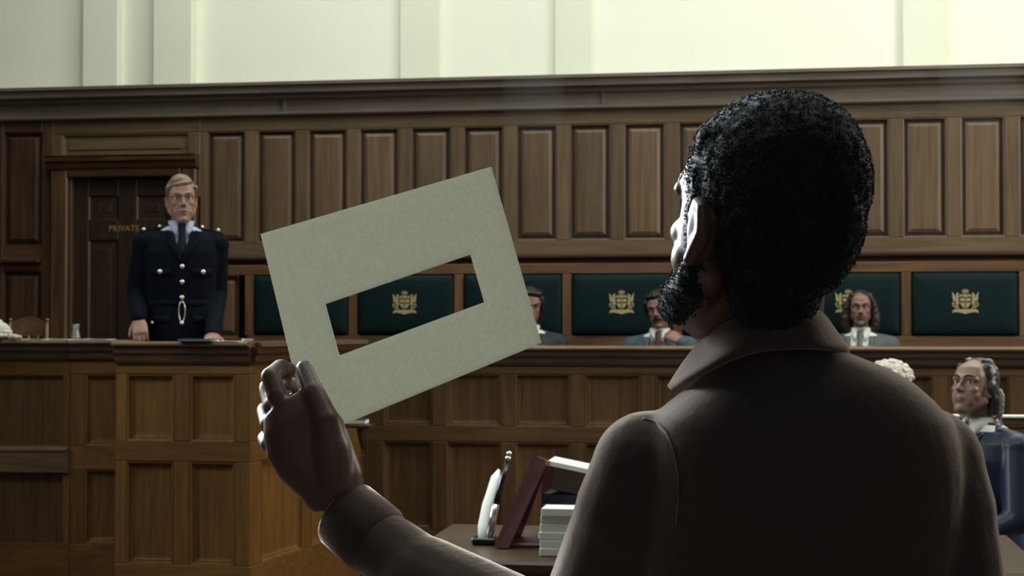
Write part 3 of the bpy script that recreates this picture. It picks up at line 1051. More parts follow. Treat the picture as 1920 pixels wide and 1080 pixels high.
def person(name, label, loc, rz, H0, skin, jacket, shirt, tie, head=(0, 0, 0), arms=None, trousers='trousers', sit=False, jv=(0.30, 0.055), scale=1.0,
           collar_col=None, mouth=0.0, brow='hair_brown', gaze=(0, 0), vest=None, lean=0.0, headoff=(0, 0, 0), tint_fn=None, voxel=0.0045, knees=None, seat_drop=0.0):
    """origin at the floor under the pelvis, facing +y, right side +x. Returns (Empty, head matrix)"""
    t = thing(name, label, 'person', loc, rz)
    Z = lambda dz: H0+dz
    body = MB()
    body.zloft([(Z(a), 0, c, w, d) for a, w, d, c in TORSO], 32, 2.3)
    hm = Matrix.Translation(V((0, 0.022, Z(0.703)))+V(headoff)) @ Euler(head, 'XYZ').to_matrix().to_4x4()
    body.capsule((0, -0.004, Z(0.56)), 0.050, hm @ V((0, -0.02, -0.04)), 0.052)
    head_prims(body, hm, scale, mouth)
    arms = arms or {}
    for sx_, key in ((1, 'R'), (-1, 'L')):
        a = arms[key]
        sh = V((sx_*0.178, -0.01, Z(0.475)))
        body.chain([V((sx_*0.10, -0.01, Z(0.50))), sh, V(a['elbow']), V(a['wrist'])], [0.055, 0.058, 0.042, 0.029])
        hand_prims(body, a['wrist'], a['dir'], a['nrm'], a['side'], a.get('curl', (0.35, 0.5, 0.4)), a.get('s', 1.0))
        if sit:
            kn = V((sx_*0.13, 0.43, H0-0.02)) if not knees else V((sx_*0.13, knees[0], knees[1]))
            an = V((sx_*0.13, 0.40, 0.09))
            body.chain([V((sx_*0.085, 0.0, H0-0.02)), kn, an], [0.09, 0.062, 0.042])
            body.chain([an, an+V((0, 0.13, -0.045))], [0.042, 0.030])
        else:
            kn, an = V((sx_*0.09, 0.02, H0*0.52)), V((sx_*0.095, -0.01, 0.09))
            body.chain([V((sx_*0.085, 0.0, H0-0.02)), kn, an], [0.092, 0.060, 0.043])
            body.chain([an, an+V((0, 0.13, -0.045))], [0.042, 0.030])
    me = fuse(body, voxel, 3)
    inv = hm.inverted()

    def tn(co):
        h = np.array([(inv @ V(c))/scale for c in co]) if len(co) < 400000 else co
        c = np.ones((len(co), 3), np.float32)
        lips = np.exp(-((h[:, 0]/0.024)**2+((h[:, 1]-0.088)/0.02)**2+((h[:, 2]+0.0515+mouth*0.4)/0.0105)**2)**2)
        c *= 1-lips[:, None]*np.array([0.30, 0.52, 0.48])
        chk = np.exp(-(((np.abs(h[:, 0])-0.042)/0.022)**2+((h[:, 1]-0.07)/0.04)**2+((h[:, 2]+0.012)/0.022)**2))+0.7*np.exp(-((h[:, 0]/0.02)**2+((h[:, 1]-0.105)/0.02)**2+((h[:, 2]+0.012)/0.02)**2))
        c *= 1-chk[:, None]*np.array([0.0, 0.07, 0.07])
        ear = (np.abs(h[:, 0]) > 0.079)*(np.abs(h[:, 2]) < 0.05)*(h[:, 1] > -0.06)*(h[:, 1] < 0.03)
        c *= 1-ear[:, None]*np.array([0.0, 0.28, 0.25])
        if tint_fn is not None:
            c *= tint_fn(h)
        return c
    tint(me, tn)
    link('body', me, M[skin], t)
    head_extras(t, hm, scale, brow, gaze)
    # shirt front with collar
    zv, vw = jv
    sh = MB()
    sh.zloft([(Z(a), 0, c, w+0.008, d+0.008) for a, w, d, c in TORSO if a < 0.57], 36, 2.3)
    sh.zloft([(Z(0.50), 0, -0.012, 0.070, 0.068), (Z(0.555), 0, -0.010, 0.062, 0.062), (Z(0.575), 0, -0.006, 0.060, 0.061), (Z(0.590), 0, -0.002, 0.058, 0.0605)], 30, 2.0)
    link('shirt', fuse(sh, 0.005, 2), M[shirt], t)
    # turned down collar points
    cm = MB()
    for sx_ in (-1, 1):
        pts = []
        for i in range(9):
            u = i/8
            an_ = math.radians(90-sx_*(12+150*u))
            r0 = 0.0655
            ex = max(0, 1-u*3.2)
            z1 = Z(0.550)-0.055*ex**1.3
            top = V((r0*math.cos(an_), -0.002+0.0675*math.sin(an_), Z(0.597)-0.014*(1-u)))
            bx_ = (0.069+0.009*ex)*math.cos(an_)+sx_*0.014*ex
            fy = -0.006+(0.071+0.010*ex)*math.sin(an_)
            if ex > 0:
                fy = max(fy, frontpt(bx_, z1, H0, 0.014)+0.003)
            pts.append((top, V((bx_, fy, z1))))
        cm.loft([[a, a.lerp(b, 0.5)+V((0, 0.002, 0)), b] for a, b in pts], cap=False, close=False)
    cme = with_mods(cm.mesh(), lambda o: setattr(o.modifiers.new('s', 'SOLIDIFY'), 'thickness', 0.003))
    link('collar', cme, M[collar_col or shirt], t)
    # tie
    if tie:
        tm = MB()
        zk = Z(0.556)
        yk = frontpt(0, zk, H0, 0.0)+0.026
        secs = []
        zb_ = Z(zv-0.005)
        n = 9
        for i in range(n):
            u = i/(n-1)
            z = zk-0.034+(zb_-(zk-0.034))*u
            w = 0.016+0.020*u
            y = frontpt(0, z, H0, 0.016)+0.008*(1-u)-0.003*u
            if i == 0:
                y += 0.004
            secs.append([V((-w, y-0.002, z)), V((0, y+0.006, z)), V((w, y-0.002, z)), V((0, y-0.004, z))])
        tm.loft(secs)
        kz = [V((-0.020, yk-0.004, zk+0.012)), V((0, yk+0.006, zk+0.014)), V((0.020, yk-0.004, zk+0.012)), V((0, yk-0.008, zk+0.012))]
        kz2 = [V((-0.014, frontpt(0, zk-0.04, H0, 0.016)+0.009, zk-0.04)), V((0, frontpt(0, zk-0.04, H0, 0.016)+0.018, zk-0.042)), V((0.014, frontpt(0, zk-0.04, H0, 0.016)+0.009, zk-0.04)), V((0, frontpt(0, zk-0.04, H0, 0.016)-0.002, zk-0.04))]
        tm.loft([kz2, kz])
        tm.build('tie', M[tie], t)
    if vest:
        vm = MB()
        vm.zloft([(Z(a), 0, c, w+0.012, d+0.013) for a, w, d, c in TORSO if a < 0.55], 36, 2.3)
        vme = fuse(vm, 0.006, 2)
        cut_faces(vme, lambda c: c.z > Z(0.485) and c.y > 0 and abs(c.x) < (c.z-Z(0.485))*0.8)
        link('pullover', vme, M[vest], t)
        tr_ = MB()
        for sx_ in (-1, 1):
            pp = []
            for i in range(8):
                z = Z(0.485+0.06*i/7)
                x = sx_*(z-Z(0.485))*0.8
                pp.append(V((x, frontpt(x, z, H0, 0.014)+0.001, z)))
            tr_.tube(pp, 0.007, 6)
        tr_.build('neck_trim', M['bluevest'], t, True)
    # jacket
    jk = MB()
    secs = [(Z(a), 0, c, w+0.022, d+0.022) for a, w, d, c in TORSO if a < 0.56]
    if not sit:
        secs = [(Z(-0.22), 0, 0, 0.190, 0.140)]+secs
    jk.zloft(secs, 36, 2.3)
    jk.zloft([(Z(0.50), 0, -0.018, 0.10, 0.078), (Z(0.55), 0, -0.018, 0.082, 0.074), (Z(0.582), 0, -0.018, 0.073, 0.068)], 30, 2.0)
    for sx_, key in ((1, 'R'), (-1, 'L')):
        a = arms[key]
        sh_ = V((sx_*0.182, -0.01, Z(0.470)))
        wr = V(a['wrist'])
        el = V(a['elbow'])
        cu = wr-(wr-el).normalized()*0.012
        jk.chain([V((sx_*0.09, -0.012, Z(0.495))), sh_, el, cu], [0.062, 0.068, 0.058, 0.042])
    jme = fuse(jk, 0.006, 3)
    slope = vw/(0.56-zv)

    def vcut(c):
        if c.z > Z(0.565) and (c.x**2+(c.y+0.005)**2) < 0.075**2 and c.z > Z(0.57):
            return True
        return c.z > Z(zv) and c.y > 0.0 and abs(c.x) < min((c.z-Z(zv))*slope, 0.060)
    cut_faces(jme, vcut)
    jme = with_mods(jme, lambda o: (setattr(o.modifiers.new('m', 'SMOOTH'), 'iterations', 2), [setattr(o.modifiers.new('s', 'SOLIDIFY'), k, v) for k, v in ()] or None))
    link('jacket', jme, M[jacket], t)
    # lapels along the opening
    for sx_ in (-1, 1):
        lp = MB()
        rows = []
        n = 12
        for i in range(n):
            u = i/(n-1)
            z = Z(zv)+(0.528-zv)*u
            xi = sx_*(min((z-Z(zv))*slope, 0.060)-0.003)
            wl = 0.012+0.046*min(1, u/0.62) if u < 0.66 else 0.036
            xo = xi+sx_*wl
            zo = z+0.01*u
            r = []
            for q in range(4):
                x = xi+(xo-xi)*q/3
                zz_ = z+(zo-z)*q/3
                r.append(V((x, frontpt(x, min(zz_, Z(0.53)), H0, 0.022)+(0.006 if q in (0, 3) else 0.009), zz_)))
            rows.append(r)
        lp.loft(rows, cap=False, close=False)
        link('lapel', with_mods(lp.mesh(), lambda o: setattr(o.modifiers.new('s', 'SOLIDIFY'), 'thickness', 0.004)), M[jacket], t)
    # trousers and shoes
    tr = MB()
    for sx_ in (-1, 1):
        if sit:
            kn = V((sx_*0.13, 0.43, H0-0.02)) if not knees else V((sx_*0.13, knees[0], knees[1]))
            an = V((sx_*0.13, 0.40, 0.09))
        else:
            kn, an = V((sx_*0.09, 0.02, H0*0.52)), V((sx_*0.095, -0.01, 0.09))
        tr.chain([V((sx_*0.085, 0.0, H0-0.02)), kn, an+V((0, 0, 0.0))], [0.104, 0.076, 0.062])
        so = MB().chain([an+V((0, -0.02, -0.045)), an+V((0, 0.08, -0.05)), an+V((0, 0.165, -0.062))], [0.044, 0.040, 0.028])
        so.v = [(x, y, max(z, 0.001)) for x, y, z in so.v]
        so.build('shoe', M['shoe'], t, True)
    tr.zloft([(Z(-0.12), 0, 0, 0.168, 0.122), (Z(0.06), 0, 0, 0.172, 0.124)], 28, 2.3)
    link('trousers', fuse(tr, 0.010, 2), M[trousers], t)
    return t, hm


def hair(t, hm, s, build, mat, name='hair', voxel=0.004, smooth=2, noise=0.0, strands=0):
    mb = MB()
    build(mb)
    mb.v = [tuple(hm @ (V(v)*s)) for v in mb.v]
    me = fuse(mb, voxel, smooth)
    if noise:
        fuzz(me, noise, 2.7, 0.5)
    return link(name, me, M[mat], t)


def buttons(t, pts, r, mat, name='button'):
    for p in pts:
        b = MB().ell((0, 0, 0), (r, r*0.55, r), n=12, m=8)
        o = b.build(name, M[mat], t, True)
        o.location = p


# --- policeman behind the witness box
DP = 8.40
pc = W(339, 600, DP)
H = 0.937
yaw = math.pi+math.radians(23)


def loc_of(px, py, d, base, rz):
    """a world point in the local frame of a thing at base turned by rz"""
    w = W(px, py, d)-V(base)
    return Matrix.Rotation(-rz, 3, 'Z') @ w


base = V((pc.x, pc.y, 0.48))
rw = loc_of(261, 598, DP-0.18, base, yaw)
lw = loc_of(399, 629, DP-0.20, base, yaw)
H = 0.968
armsP = {'R': dict(elbow=V((0.222, -0.05, H+0.215)), wrist=rw, dir=(-0.05, 0.62, -0.80), nrm=(0.15, 0.85, 0.6), side=1, curl=(0.45, 0.40, 0.3), s=1.0),
         'L': dict(elbow=V((-0.188, -0.06, H+0.205)), wrist=lw, dir=(0.1, 1.0, -0.12), nrm=(0, 0.2, 1), side=-1, curl=(0.1, 0.15, 0.1), s=1.0)}
cop, hm = person('person', 'policeman in navy tunic with silver buttons standing before the dark door', base, yaw, H, 'skin_fair', 'navy', 'blueshirt', 'blacktie',
                 head=(math.radians(-2), math.radians(2), math.radians(4)), arms=armsP, trousers='navy', jv=(0.365, 0.058), mouth=0.004, brow='brow_fair', headoff=(0.0, 0, -0.018), scale=1.0)


def cop_hair(mb):
    mb.ell((0, -0.026, 0.060), (0.079, 0.098, 0.082))
    mb.ell((0, -0.045, 0.02), (0.076, 0.069, 0.072))
    mb.chain([(0.052, 0.044, 0.088), (0.025, 0.064, 0.092), (-0.02, 0.064, 0.100), (-0.046, 0.040, 0.108)], [0.010, 0.012, 0.012, 0.010])
    mb.chain([(0.036, 0.030, 0.112), (0.0, 0.042, 0.116), (-0.03, 0.030, 0.120)], [0.015, 0.018, 0.016])
    mb.ell((0, -0.02, 0.085), (0.066, 0.080, 0.066))
    for s in (-1, 1):
        mb.capsule((s*0.070, 0.030, 0.075), 0.015, (s*0.0725, 0.012, 0.022), 0.008)


hair(cop, hm, 1.0, cop_hair, 'hair_fair')
Zp = lambda dz: H+dz
bt = [V((0, frontpt(0, Zp(z), H, 0.022)+0.008, Zp(z))) for z in (0.345, 0.265, 0.185)]
for xb_, zb_ in ((0.112, 0.318), (-0.108, 0.318)):
    bt.append(V((xb_, frontpt(xb_, Zp(zb_), H, 0.022)+0.010, Zp(zb_))))
buttons(cop, bt, 0.0125, 'silver')
sm_ = [V((xb_, frontpt(xb_, Zp(zb_), H, 0.022)+0.012, Zp(zb_))) for xb_, zb_ in ((0.150, 0.055), (-0.145, 0.048))]
buttons(cop, sm_, 0.009, 'silver')
for s, pts in ((1, ((0.105, 0.515), (0.175, 0.505))), (-1, ((-0.100, 0.517), (-0.17, 0.507)))):
    ep = MB()
    a, b = V((s*0.085, -0.010, Zp(0.545))), V((s*0.200, -0.012, Zp(0.532)))
    ep.box((0, -0.026, -0.003), (0.125, 0.026, 0.004), 0.002, Matrix.Translation(V((s*0.088, -0.004, Zp(0.553)))) @ Matrix.Rotation(math.radians(12 if s > 0 else 168), 4, 'Y'))
    ep.build('epaulette', M['navy'], cop)
buttons(cop, [V((0.110, 0.008, Zp(0.557))), V((0.192, 0.022, Zp(0.541))), V((-0.108, 0.008, Zp(0.557))), V((-0.190, 0.022, Zp(0.541)))], 0.010, 'silver')
for xb_, zb_, w_ in ((0.110, 0.322, 0.055), (-0.106, 0.322, 0.055), (0.125, 0.075, 0.065), (-0.120, 0.075, 0.065)):
    fl_ = MB()
    rows = []
    for i in range(5):
        x = xb_+w_*(i/4-0.5)*2
        dip = 0.012*(1-abs(i-2)/2)
        rows.append([V((x, frontpt(x, Zp(zb_+0.012), H, 0.024)+0.004, Zp(zb_+0.014))), V((x, frontpt(x, Zp(zb_), H, 0.024)+0.006, Zp(zb_-0.018-dip)))])
    fl_.loft(rows, cap=False, close=False)
    link('pocket_flap', with_mods(fl_.mesh(), lambda o: setattr(o.modifiers.new('s', 'SOLIDIFY'), 'thickness', 0.004)), M['navy'], cop)
# belt and the silver chain that hangs from the lowest button
bl = MB()
bl.zloft([(Zp(0.135), 0, 0, 0.1745, 0.1275), (Zp(0.172), 0, 0, 0.1735, 0.1265)], 36, 2.3)
bl.build('belt', M['navy'], cop, True)
yb_ = frontpt(0, Zp(0.13), H, 0.022)+0.012
lk = MB().tube([V((0.017*math.cos(q)*(1 if abs(math.cos(q)) < .6 else 0.95), yb_, Zp(0.112)+0.052*math.sin(q))) for q in [2*math.pi*k/20 for k in range(20)]], 0.0035, 6, True)
lk.build('chain_loop', M['silver'], cop, True)
buttons(cop, [V((0, yb_, Zp(0.052)))], 0.011, 'silver', 'chain_end')

# --- men seated on the settle
ZS = 0.80


def seated(label, px, crown_py, d, yaw, skin, jacket, shirt, tie, **kw):
    p = W(px, crown_py, d)
    Hs = p.z-0.48-0.826
    a = kw.pop('arms', None)
    if a is None:
        a = {'R': dict(elbow=V((0.245, 0.05, Hs+0.20)), wrist=V((0.16, 0.27, Hs+0.10)), dir=(-0.35, 0.9, -0.1), nrm=(0.2, 0.1, 1), side=-1),
             'L': dict(elbow=V((-0.245, 0.05, Hs+0.20)), wrist=V((-0.16, 0.27, Hs+0.10)), dir=(0.35, 0.9, -0.1), nrm=(-0.2, 0.1, 1), side=1)}
    for k, s in (('R', -1), ('L', 1)):
        if 'side' not in a[k]:
            a[k]['side'] = s
    b = V((p.x, p.y, 0.48))
    t, hm = person('person', label, b, math.pi+yaw, Hs, skin, jacket, shirt, tie, arms=a, sit=True, voxel=0.005, **kw)
    return t, hm, Hs, b


# long haired man in grey
t3, h3, H3, b3 = seated('long haired bearded man in grey suit and grey tie seated behind the bench', 1614, 545, 10.32, math.radians(-8), 'skin_tan', 'greysuit', 'whiteshirt', 'greytie',
                        head=(math.radians(-3), 0, math.radians(6)), jv=(0.20, 0.085), scale=0.93,
                        tint_fn=lambda h: 1-0.45*(np.exp(-((h[:, 2]+0.075)/0.03)**2)*(h[:, 1] > 0.02))[:, None]*np.array([1, 1, 1]))


def hair3(mb):
    mb.ell((0, -0.030, 0.060), (0.083, 0.096, 0.078))
    mb.ell((0, -0.05, 0.0), (0.086, 0.072, 0.085))
    for s in (-1, 1):
        mb.chain([(s*0.060, 0.020, 0.100), (s*0.082, 0.012, 0.055), (s*0.094, 0.002, 0.0), (s*0.102, 0.0, -0.055), (s*0.100, 0.005, -0.115), (s*0.088, 0.01, -0.14)], [0.020, 0.022, 0.030, 0.036, 0.032, 0.018])
        mb.chain([(s*0.05, -0.06, -0.05), (s*0.085, -0.04, -0.11)], [0.05, 0.04])
    mb.chain([(0, -0.09, 0.0), (0, -0.085, -0.10)], [0.055, 0.05])


hair(t3, h3, 0.93, hair3, 'hair_brown', noise=0.005)
hair(t3, h3, 0.93, lambda mb: (mb.chain([(-0.046, 0.052, -0.05), (-0.034, 0.070, -0.088), (0, 0.082, -0.104), (0.034, 0.070, -0.088), (0.046, 0.052, -0.05)], [0.010, 0.014, 0.016, 0.014, 0.010]),
                                mb.chain([(-0.026, 0.080, -0.044), (0, 0.092, -0.034), (0.026, 0.080, -0.044)], [0.005, 0.006, 0.005])), 'hair_brown', 'beard', 0.0035)

# moustached man, slumped, one hand raised towards his mouth
b2p = W(1237, 547, 10.36)
H2 = b2p.z-0.48-0.826
a2 = {'R': dict(elbow=V((0.245, 0.05, H2+0.20)), wrist=V((0.16, 0.27, H2+0.10)), dir=(-0.35, 0.9, -0.1), nrm=(0.2, 0.1, 1)),
      'L': dict(elbow=V((-0.27, 0.10, H2+0.24)), wrist=V((-0.165, 0.19, H2+0.505)), dir=(0.72, -0.05, 0.42), nrm=(-0.35, 0.8, 0.5), curl=(0.6, 0.7, 0.4))}
t2, h2, H2, b2 = seated('dark haired man with moustache in slate blue suit, hand raised to his face', 1237, 547, 10.36, math.radians(-4), 'skin_tan', 'bluesuit', 'whiteshirt', 'darkred',
                        head=(math.radians(-8), math.radians(9), math.radians(-8)), headoff=(0.0, 0.02, -0.004), jv=(0.17, 0.080), scale=0.94, arms=a2, vest='pinkvest', brow='hair_black')


def hair2(mb):
    mb.ell((0, -0.030, 0.066), (0.086, 0.102, 0.084))
    mb.ell((0, -0.05, 0.0), (0.088, 0.070, 0.080))
    mb.chain([(-0.05, 0.042, 0.108), (0, 0.060, 0.112), (0.05, 0.042, 0.108)], [0.020, 0.018, 0.020])
    for s in (-1, 1):
        mb.chain([(s*0.074, 0.02, 0.07), (s*0.080, 0.008, 0.01), (s*0.078, 0.004, -0.03)], [0.022, 0.018, 0.012])


hair(t2, h2, 0.94, hair2, 'hair_black', noise=0.004)
hair(t2, h2, 0.94, lambda mb: mb.chain([(-0.034, 0.074, -0.056), (-0.018, 0.090, -0.041), (0, 0.098, -0.036), (0.018, 0.090, -0.041), (0.034, 0.074, -0.056)], [0.006, 0.009, 0.009, 0.009, 0.006]), 'hair_black', 'moustache', 0.003)

# dark haired man half hidden by the card
t1, h1, H1, b1 = seated('dark haired man in dark suit seated behind the bench, head bowed', 993, 541, 10.40, math.radians(8), 'skin_tan', 'darksuit', 'whiteshirt', 'blacktie',
                        head=(math.radians(-10), math.radians(-4), math.radians(12)), headoff=(0, 0.03, -0.005), scale=0.94, brow='hair_black')


def hair1(mb):
    mb.ell((0, -0.030, 0.064), (0.086, 0.102, 0.084))
    mb.ell((0, -0.05, 0.0), (0.090, 0.072, 0.085))
    mb.chain([(-0.05, 0.042, 0.108), (0, 0.060, 0.112), (0.05, 0.042, 0.108)], [0.020, 0.018, 0.020])
    for s in (-1, 1):
        mb.chain([(s*0.074, 0.015, 0.07), (s*0.086, 0.004, 0.01), (s*0.084, -0.005, -0.06)], [0.022, 0.024, 0.022])


hair(t1, h1, 0.94, hair1, 'hair_black', noise=0.004)

# --- advocate at the right, turned towards the left, in navy silk
dA = 6.5
pA = W(1838, 672, dA)
HA = pA.z-0.826
aA = {'R': dict(elbow=V((0.25, 0.06, HA+0.20)), wrist=V((0.15, 0.27, HA+0.10)), dir=(-0.4, 0.9, 0), nrm=(0.1, 0.0, 1), side=-1),
      'L': dict(elbow=V((-0.25, 0.06, HA+0.20)), wrist=V((-0.15, 0.27, HA+0.10)), dir=(0.4, 0.9, 0), nrm=(0.0, 0.1, 1), side=1)}
yA = math.pi-math.radians(52)
tA, hA = person('person', 'receding grey haired man in navy gown seated at the right, face turned left', (pA.x, pA.y, 0), yA, HA, 'skin_pale', 'navy2', 'whiteshirt', None,
                head=(math.radians(12), math.radians(0), math.radians(11)), arms=aA, sit=True, jv=(0.30, 0.07), scale=0.99, brow='hair_black', headoff=(0.0, 0.02, -0.005), gaze=(-0.003, 0.001), knees=(0.43, HA-0.02),
                tint_fn=lambda h: 1-0.22*(np.exp(-((h[:, 2]+0.07)/0.03)**2)*(h[:, 1] > 0.0))[:, None]*np.array([1, 1, 0.9]))


def hairA(mb):
    mb.ell((0, -0.034, 0.058), (0.080, 0.090, 0.082))
    mb.ell((0, -0.05, 0.0), (0.085, 0.066, 0.080))
    for s in (-1, 1):
        mb.chain([(s*0.064, 0.010, 0.095), (s*0.074, 0.004, 0.055), (s*0.078, -0.014, 0.020), (s*0.080, -0.034, -0.03), (s*0.074, -0.05, -0.07)], [0.016, 0.013, 0.013, 0.022, 0.024])
    mb.chain([(0.0, -0.085, -0.02), (0.0, -0.085, -0.09)], [0.060, 0.045])
    for s in (-1, 1):
        mb.ell((s*0.080, -0.014, 0.016), (0.016, 0.030, 0.036))


hair(tA, hA, 0.99, hairA, 'hair_grey', noise=0.002)


for sd_ in (-1, 1):
    hair(tA, hA, 0.99, lambda mb: mb.chain([(sd_*0.035, 0.012, 0.124), (sd_*0.046, -0.02, 0.126), (sd_*0.052, -0.06, 0.10)], [0.007, 0.012, 0.012]), 'hair_silver_rim', 'rim_light_streak', noise=0.0035)  # pale streak on the crown, rim light put into the hair colour
    hair(tA, hA, 0.99, lambda mb: mb.chain([(sd_*0.097, -0.045, 0.005), (sd_*0.100, -0.055, -0.03), (sd_*0.09, -0.07, -0.075), (sd_*0.085, -0.075, -0.095)], [0.012, 0.016, 0.016, 0.012]), 'hair_silver_rim', 'silver_lock', noise=0.0035)

# --- wigged advocate behind the overcoat shoulder
pG = W(1683, 677, 6.9)
HG = HA
aG = {'R': dict(elbow=V((0.25, 0.06, HG+0.20)), wrist=V((0.15, 0.27, HG+0.10)), dir=(-0.4, 0.9, 0), nrm=(0.1, 0.0, 1), side=-1),
      'L': dict(elbow=V((-0.25, 0.06, HG+0.20)), wrist=V((-0.15, 0.27, HG+0.10)), dir=(0.4, 0.9, 0), nrm=(0.0, 0.1, 1), side=1)}
tG, hG = person('person', 'advocate in white curled wig mostly hidden beyond the overcoat shoulder', (pG.x, pG.y, 0), math.radians(70), HG, 'skin_fair', 'darksuit', 'whiteshirt', None,
                head=(math.radians(-8), 0, 0), headoff=(0, 0.03, pG.z-HG-0.850), arms=aG, sit=True, voxel=0.006, knees=(0.43, HG-0.02))


zs_ = HA-0.126
sb = thing('advocate_bench', 'low wooden bench under the two seated advocates', 'bench', (0.85, 6.94, 0))
put_box(sb, (-0.55, -0.26, zs_-0.04), (0.50, 0.26, zs_), M['seat_h'], 'seat')
for x in (-0.48, 0.43):
    put_box(sb, (x-0.02, -0.22, 0), (x+0.02, 0.22, zs_-0.041), M['seat_v'], 'support')


def wig(mb):
    mb.ell((0, -0.02, 0.068), (0.084, 0.102, 0.082))
    mb.ell((0, -0.05, 0.01), (0.086, 0.074, 0.08))
    rg = random.Random(3)
    for i in range(150):
        a, z = rg.uniform(0, 2*math.pi), rg.uniform(-0.05, 0.98)
        q = math.sqrt(max(0, 1-z*z))
        c = V((0.085*q*math.cos(a), -0.02+0.102*q*math.sin(a), 0.062+0.085*z))
        if c.y > 0.06 and c.z < 0.10:
            continue
        mb.ell(c, (0.013, 0.013, 0.010), n=8, m=6)


hair(tG, hG, 1.0, wig, 'wig', 'wig', 0.0035, 1)

# --- a wig resting on the counter at the far left end
pJ = W(-6, 638, 8.75)
wg = MB()
wg.ell((0, 0, 0.045), (0.070, 0.085, 0.052))
for i in range(5):
    for j in range(7):
        a_ = 2*math.pi*j/7+i*0.4
        r_ = 0.074*math.cos(i*0.33)
        wg.capsule((r_*math.cos(a_), 1.15*r_*math.sin(a_), 0.018+0.019*i), 0.012, (r_*math.cos(a_+0.5), 1.15*r_*math.sin(a_+0.5), 0.018+0.019*i), 0.012, 8)
wo = link('wig', fuse(wg, 0.003, 1), M['wig'])
wo.location = (pJ.x, pJ.y, ZP+0.006)
tag(wo, 'white curled wig resting on the counter beside the wooden chair', 'wig')
pT = W(27, 638, 8.72)
tm_ = MB()
for a_, b_, r_ in ((0, 0, 0.020), (0.022, 0.006, 0.016), (-0.02, -0.004, 0.015), (0.008, -0.014, 0.016)):
    tm_.ell((a_, b_, r_*0.7), (r_*1.2, r_, r_*0.8))
to_ = link('crumpled_tissue', fuse(tm_, 0.003, 1), M['tissue'])
to_.location = (pT.x, pT.y, ZP+0.004)
tag(to_, 'small crumpled pinkish tissue on the counter beside the white wig', 'tissue')

# ------------------------------------------------------------------ small things on the counters
# wooden chair
pc1 = W(52, 600, 10.2)
ch = thing('wooden_chair', 'wooden chair with curved crest rail standing behind the counter by the door', 'chair', (pc1.x, pc1.y, 0.48), math.radians(8))
zt_ = W(52, 597, 10.2).z-0.48
wd = 0.118
for s in (-1, 1):
    MB().tube([(s*wd, 0.0, 0), (s*wd, 0.0, 0.45), (s*wd, 0.02, zt_-0.02)], [0.018, 0.018, 0.013], 8).build('leg', M['chair'], ch, True)
    MB().ell((s*wd, 0.02, zt_-0.012), (0.016, 0.016, 0.014), n=10, m=8).build('finial', M['chair'], ch, True)
    MB().tube([(s*wd*1.1, -0.36, 0), (s*wd*1.1, -0.36, 0.45)], [0.016, 0.02], 8).build('leg', M['chair'], ch, True)
cr = MB()
rows = []
for i in range(13):
    u = i/12
    x = -wd+2*wd*u
    zz_ = zt_-0.022+0.035*math.sin(math.pi*u)**1.6
    y = 0.02+0.012*math.sin(math.pi*u)
    rows.append([V((x, y-0.010, zt_-0.115)), V((x, y-0.010, zz_)), V((x, y+0.010, zz_)), V((x, y+0.010, zt_-0.115))])
cr.loft(rows).build('crest_rail', M['chair'], ch)
MB().box((-wd*1.15, -0.38, 0.43), (wd*1.15, 0.02, 0.46), 0.008).build('seat', M['chair'], ch)
for x in (-0.06, 0, 0.06):
    MB().tube([(x, 0.01, 0.45), (x, 0.022, zt_-0.11)], 0.008, 6).build('spindle', M['chair'], ch, True)

# glass carafe
pg = W(142, 639.5, 9.0)
cf = MB()
prof = [(0.026, 0.0), (0.027, 0.006), (0.024, 0.02), (0.019, 0.045), (0.017, 0.06), (0.019, 0.075), (0.024, 0.086), (0.022, 0.086), (0.0165, 0.075), (0.014, 0.06), (0.016, 0.045), (0.020, 0.02), (0.022, 0.008)]
o = cf.lathe(prof, n=20).build('carafe', M['glass'], None, True)
o.location = (pg.x, pg.y, ZP+0.001)
tag(o, 'small clear glass carafe standing on the counter left of the policeman', 'carafe')
# glass dish near the corner
pg = W(452, 640, 7.85)
o = MB().lathe([(0.020, 0), (0.028, 0.003), (0.032, 0.014), (0.029, 0.014), (0.024, 0.006)], n=18).build('glass_dish', M['glass'], None, True)
o.location = (pg.x, pg.y+0.1, ZP+0.001)
tag(o, 'small glass dish on the counter at the right of the policeman', 'dish')
# folder under the left hand
pf = W(366, 640, 7.90)
fo = thing('folder', 'dark blue folder lying flat on the counter in front of the policeman', 'folder', (pf.x, pf.y+0.03, ZP+0.001), 0.05)
MB().box((-0.085, -0.055, 0), (0.085, 0.055, 0.004), 0.001).build('cover', M['navybook'], fo)
MB().box((-0.082, -0.052, 0.0042), (0.082, 0.052, 0.010), 0.001).build('pages', M['bluelabel'], fo)
MB().box((-0.085, -0.055, 0.0102), (0.085, 0.055, 0.0135), 0.001).build('cover', M['navybook'], fo)
# loose sheets
for i, (px, d, rz, lab) in enumerate(((66, 8.86, 0.1, 'white sheet of paper on the counter just below the wooden chair'), (110, 8.88, -0.06, 'white sheet of paper on the counter just left of the carafe'),
                                      (182, 8.92, 0.05, 'white sheet of paper on the counter between carafe and policeman'), (424, 7.95, -0.04, 'white sheet of paper at the policeman left hand'))):
    q = W(px, 640, d)
    sh = MB()
    rows = []
    for a in range(5):
        rows.append([V((-0.09+0.045*a, y, 0.0005+0.0015*math.sin(a*1.3+y*20)+0.0015)) for y in (-0.065, 0, 0.065)])
    sh.loft(rows, cap=False, close=False)
    me = with_mods(sh.mesh(), lambda ob: setattr(ob.modifiers.new('s', 'SOLIDIFY'), 'thickness', 0.0012))
    o = link('paper_sheet', me, M['paper'])
    o.location = (q.x, q.y, ZP+0.0015)
    o.rotation_euler = (0, 0, rz)
    tag(o, lab, 'paper', 'loose sheets on the counter')

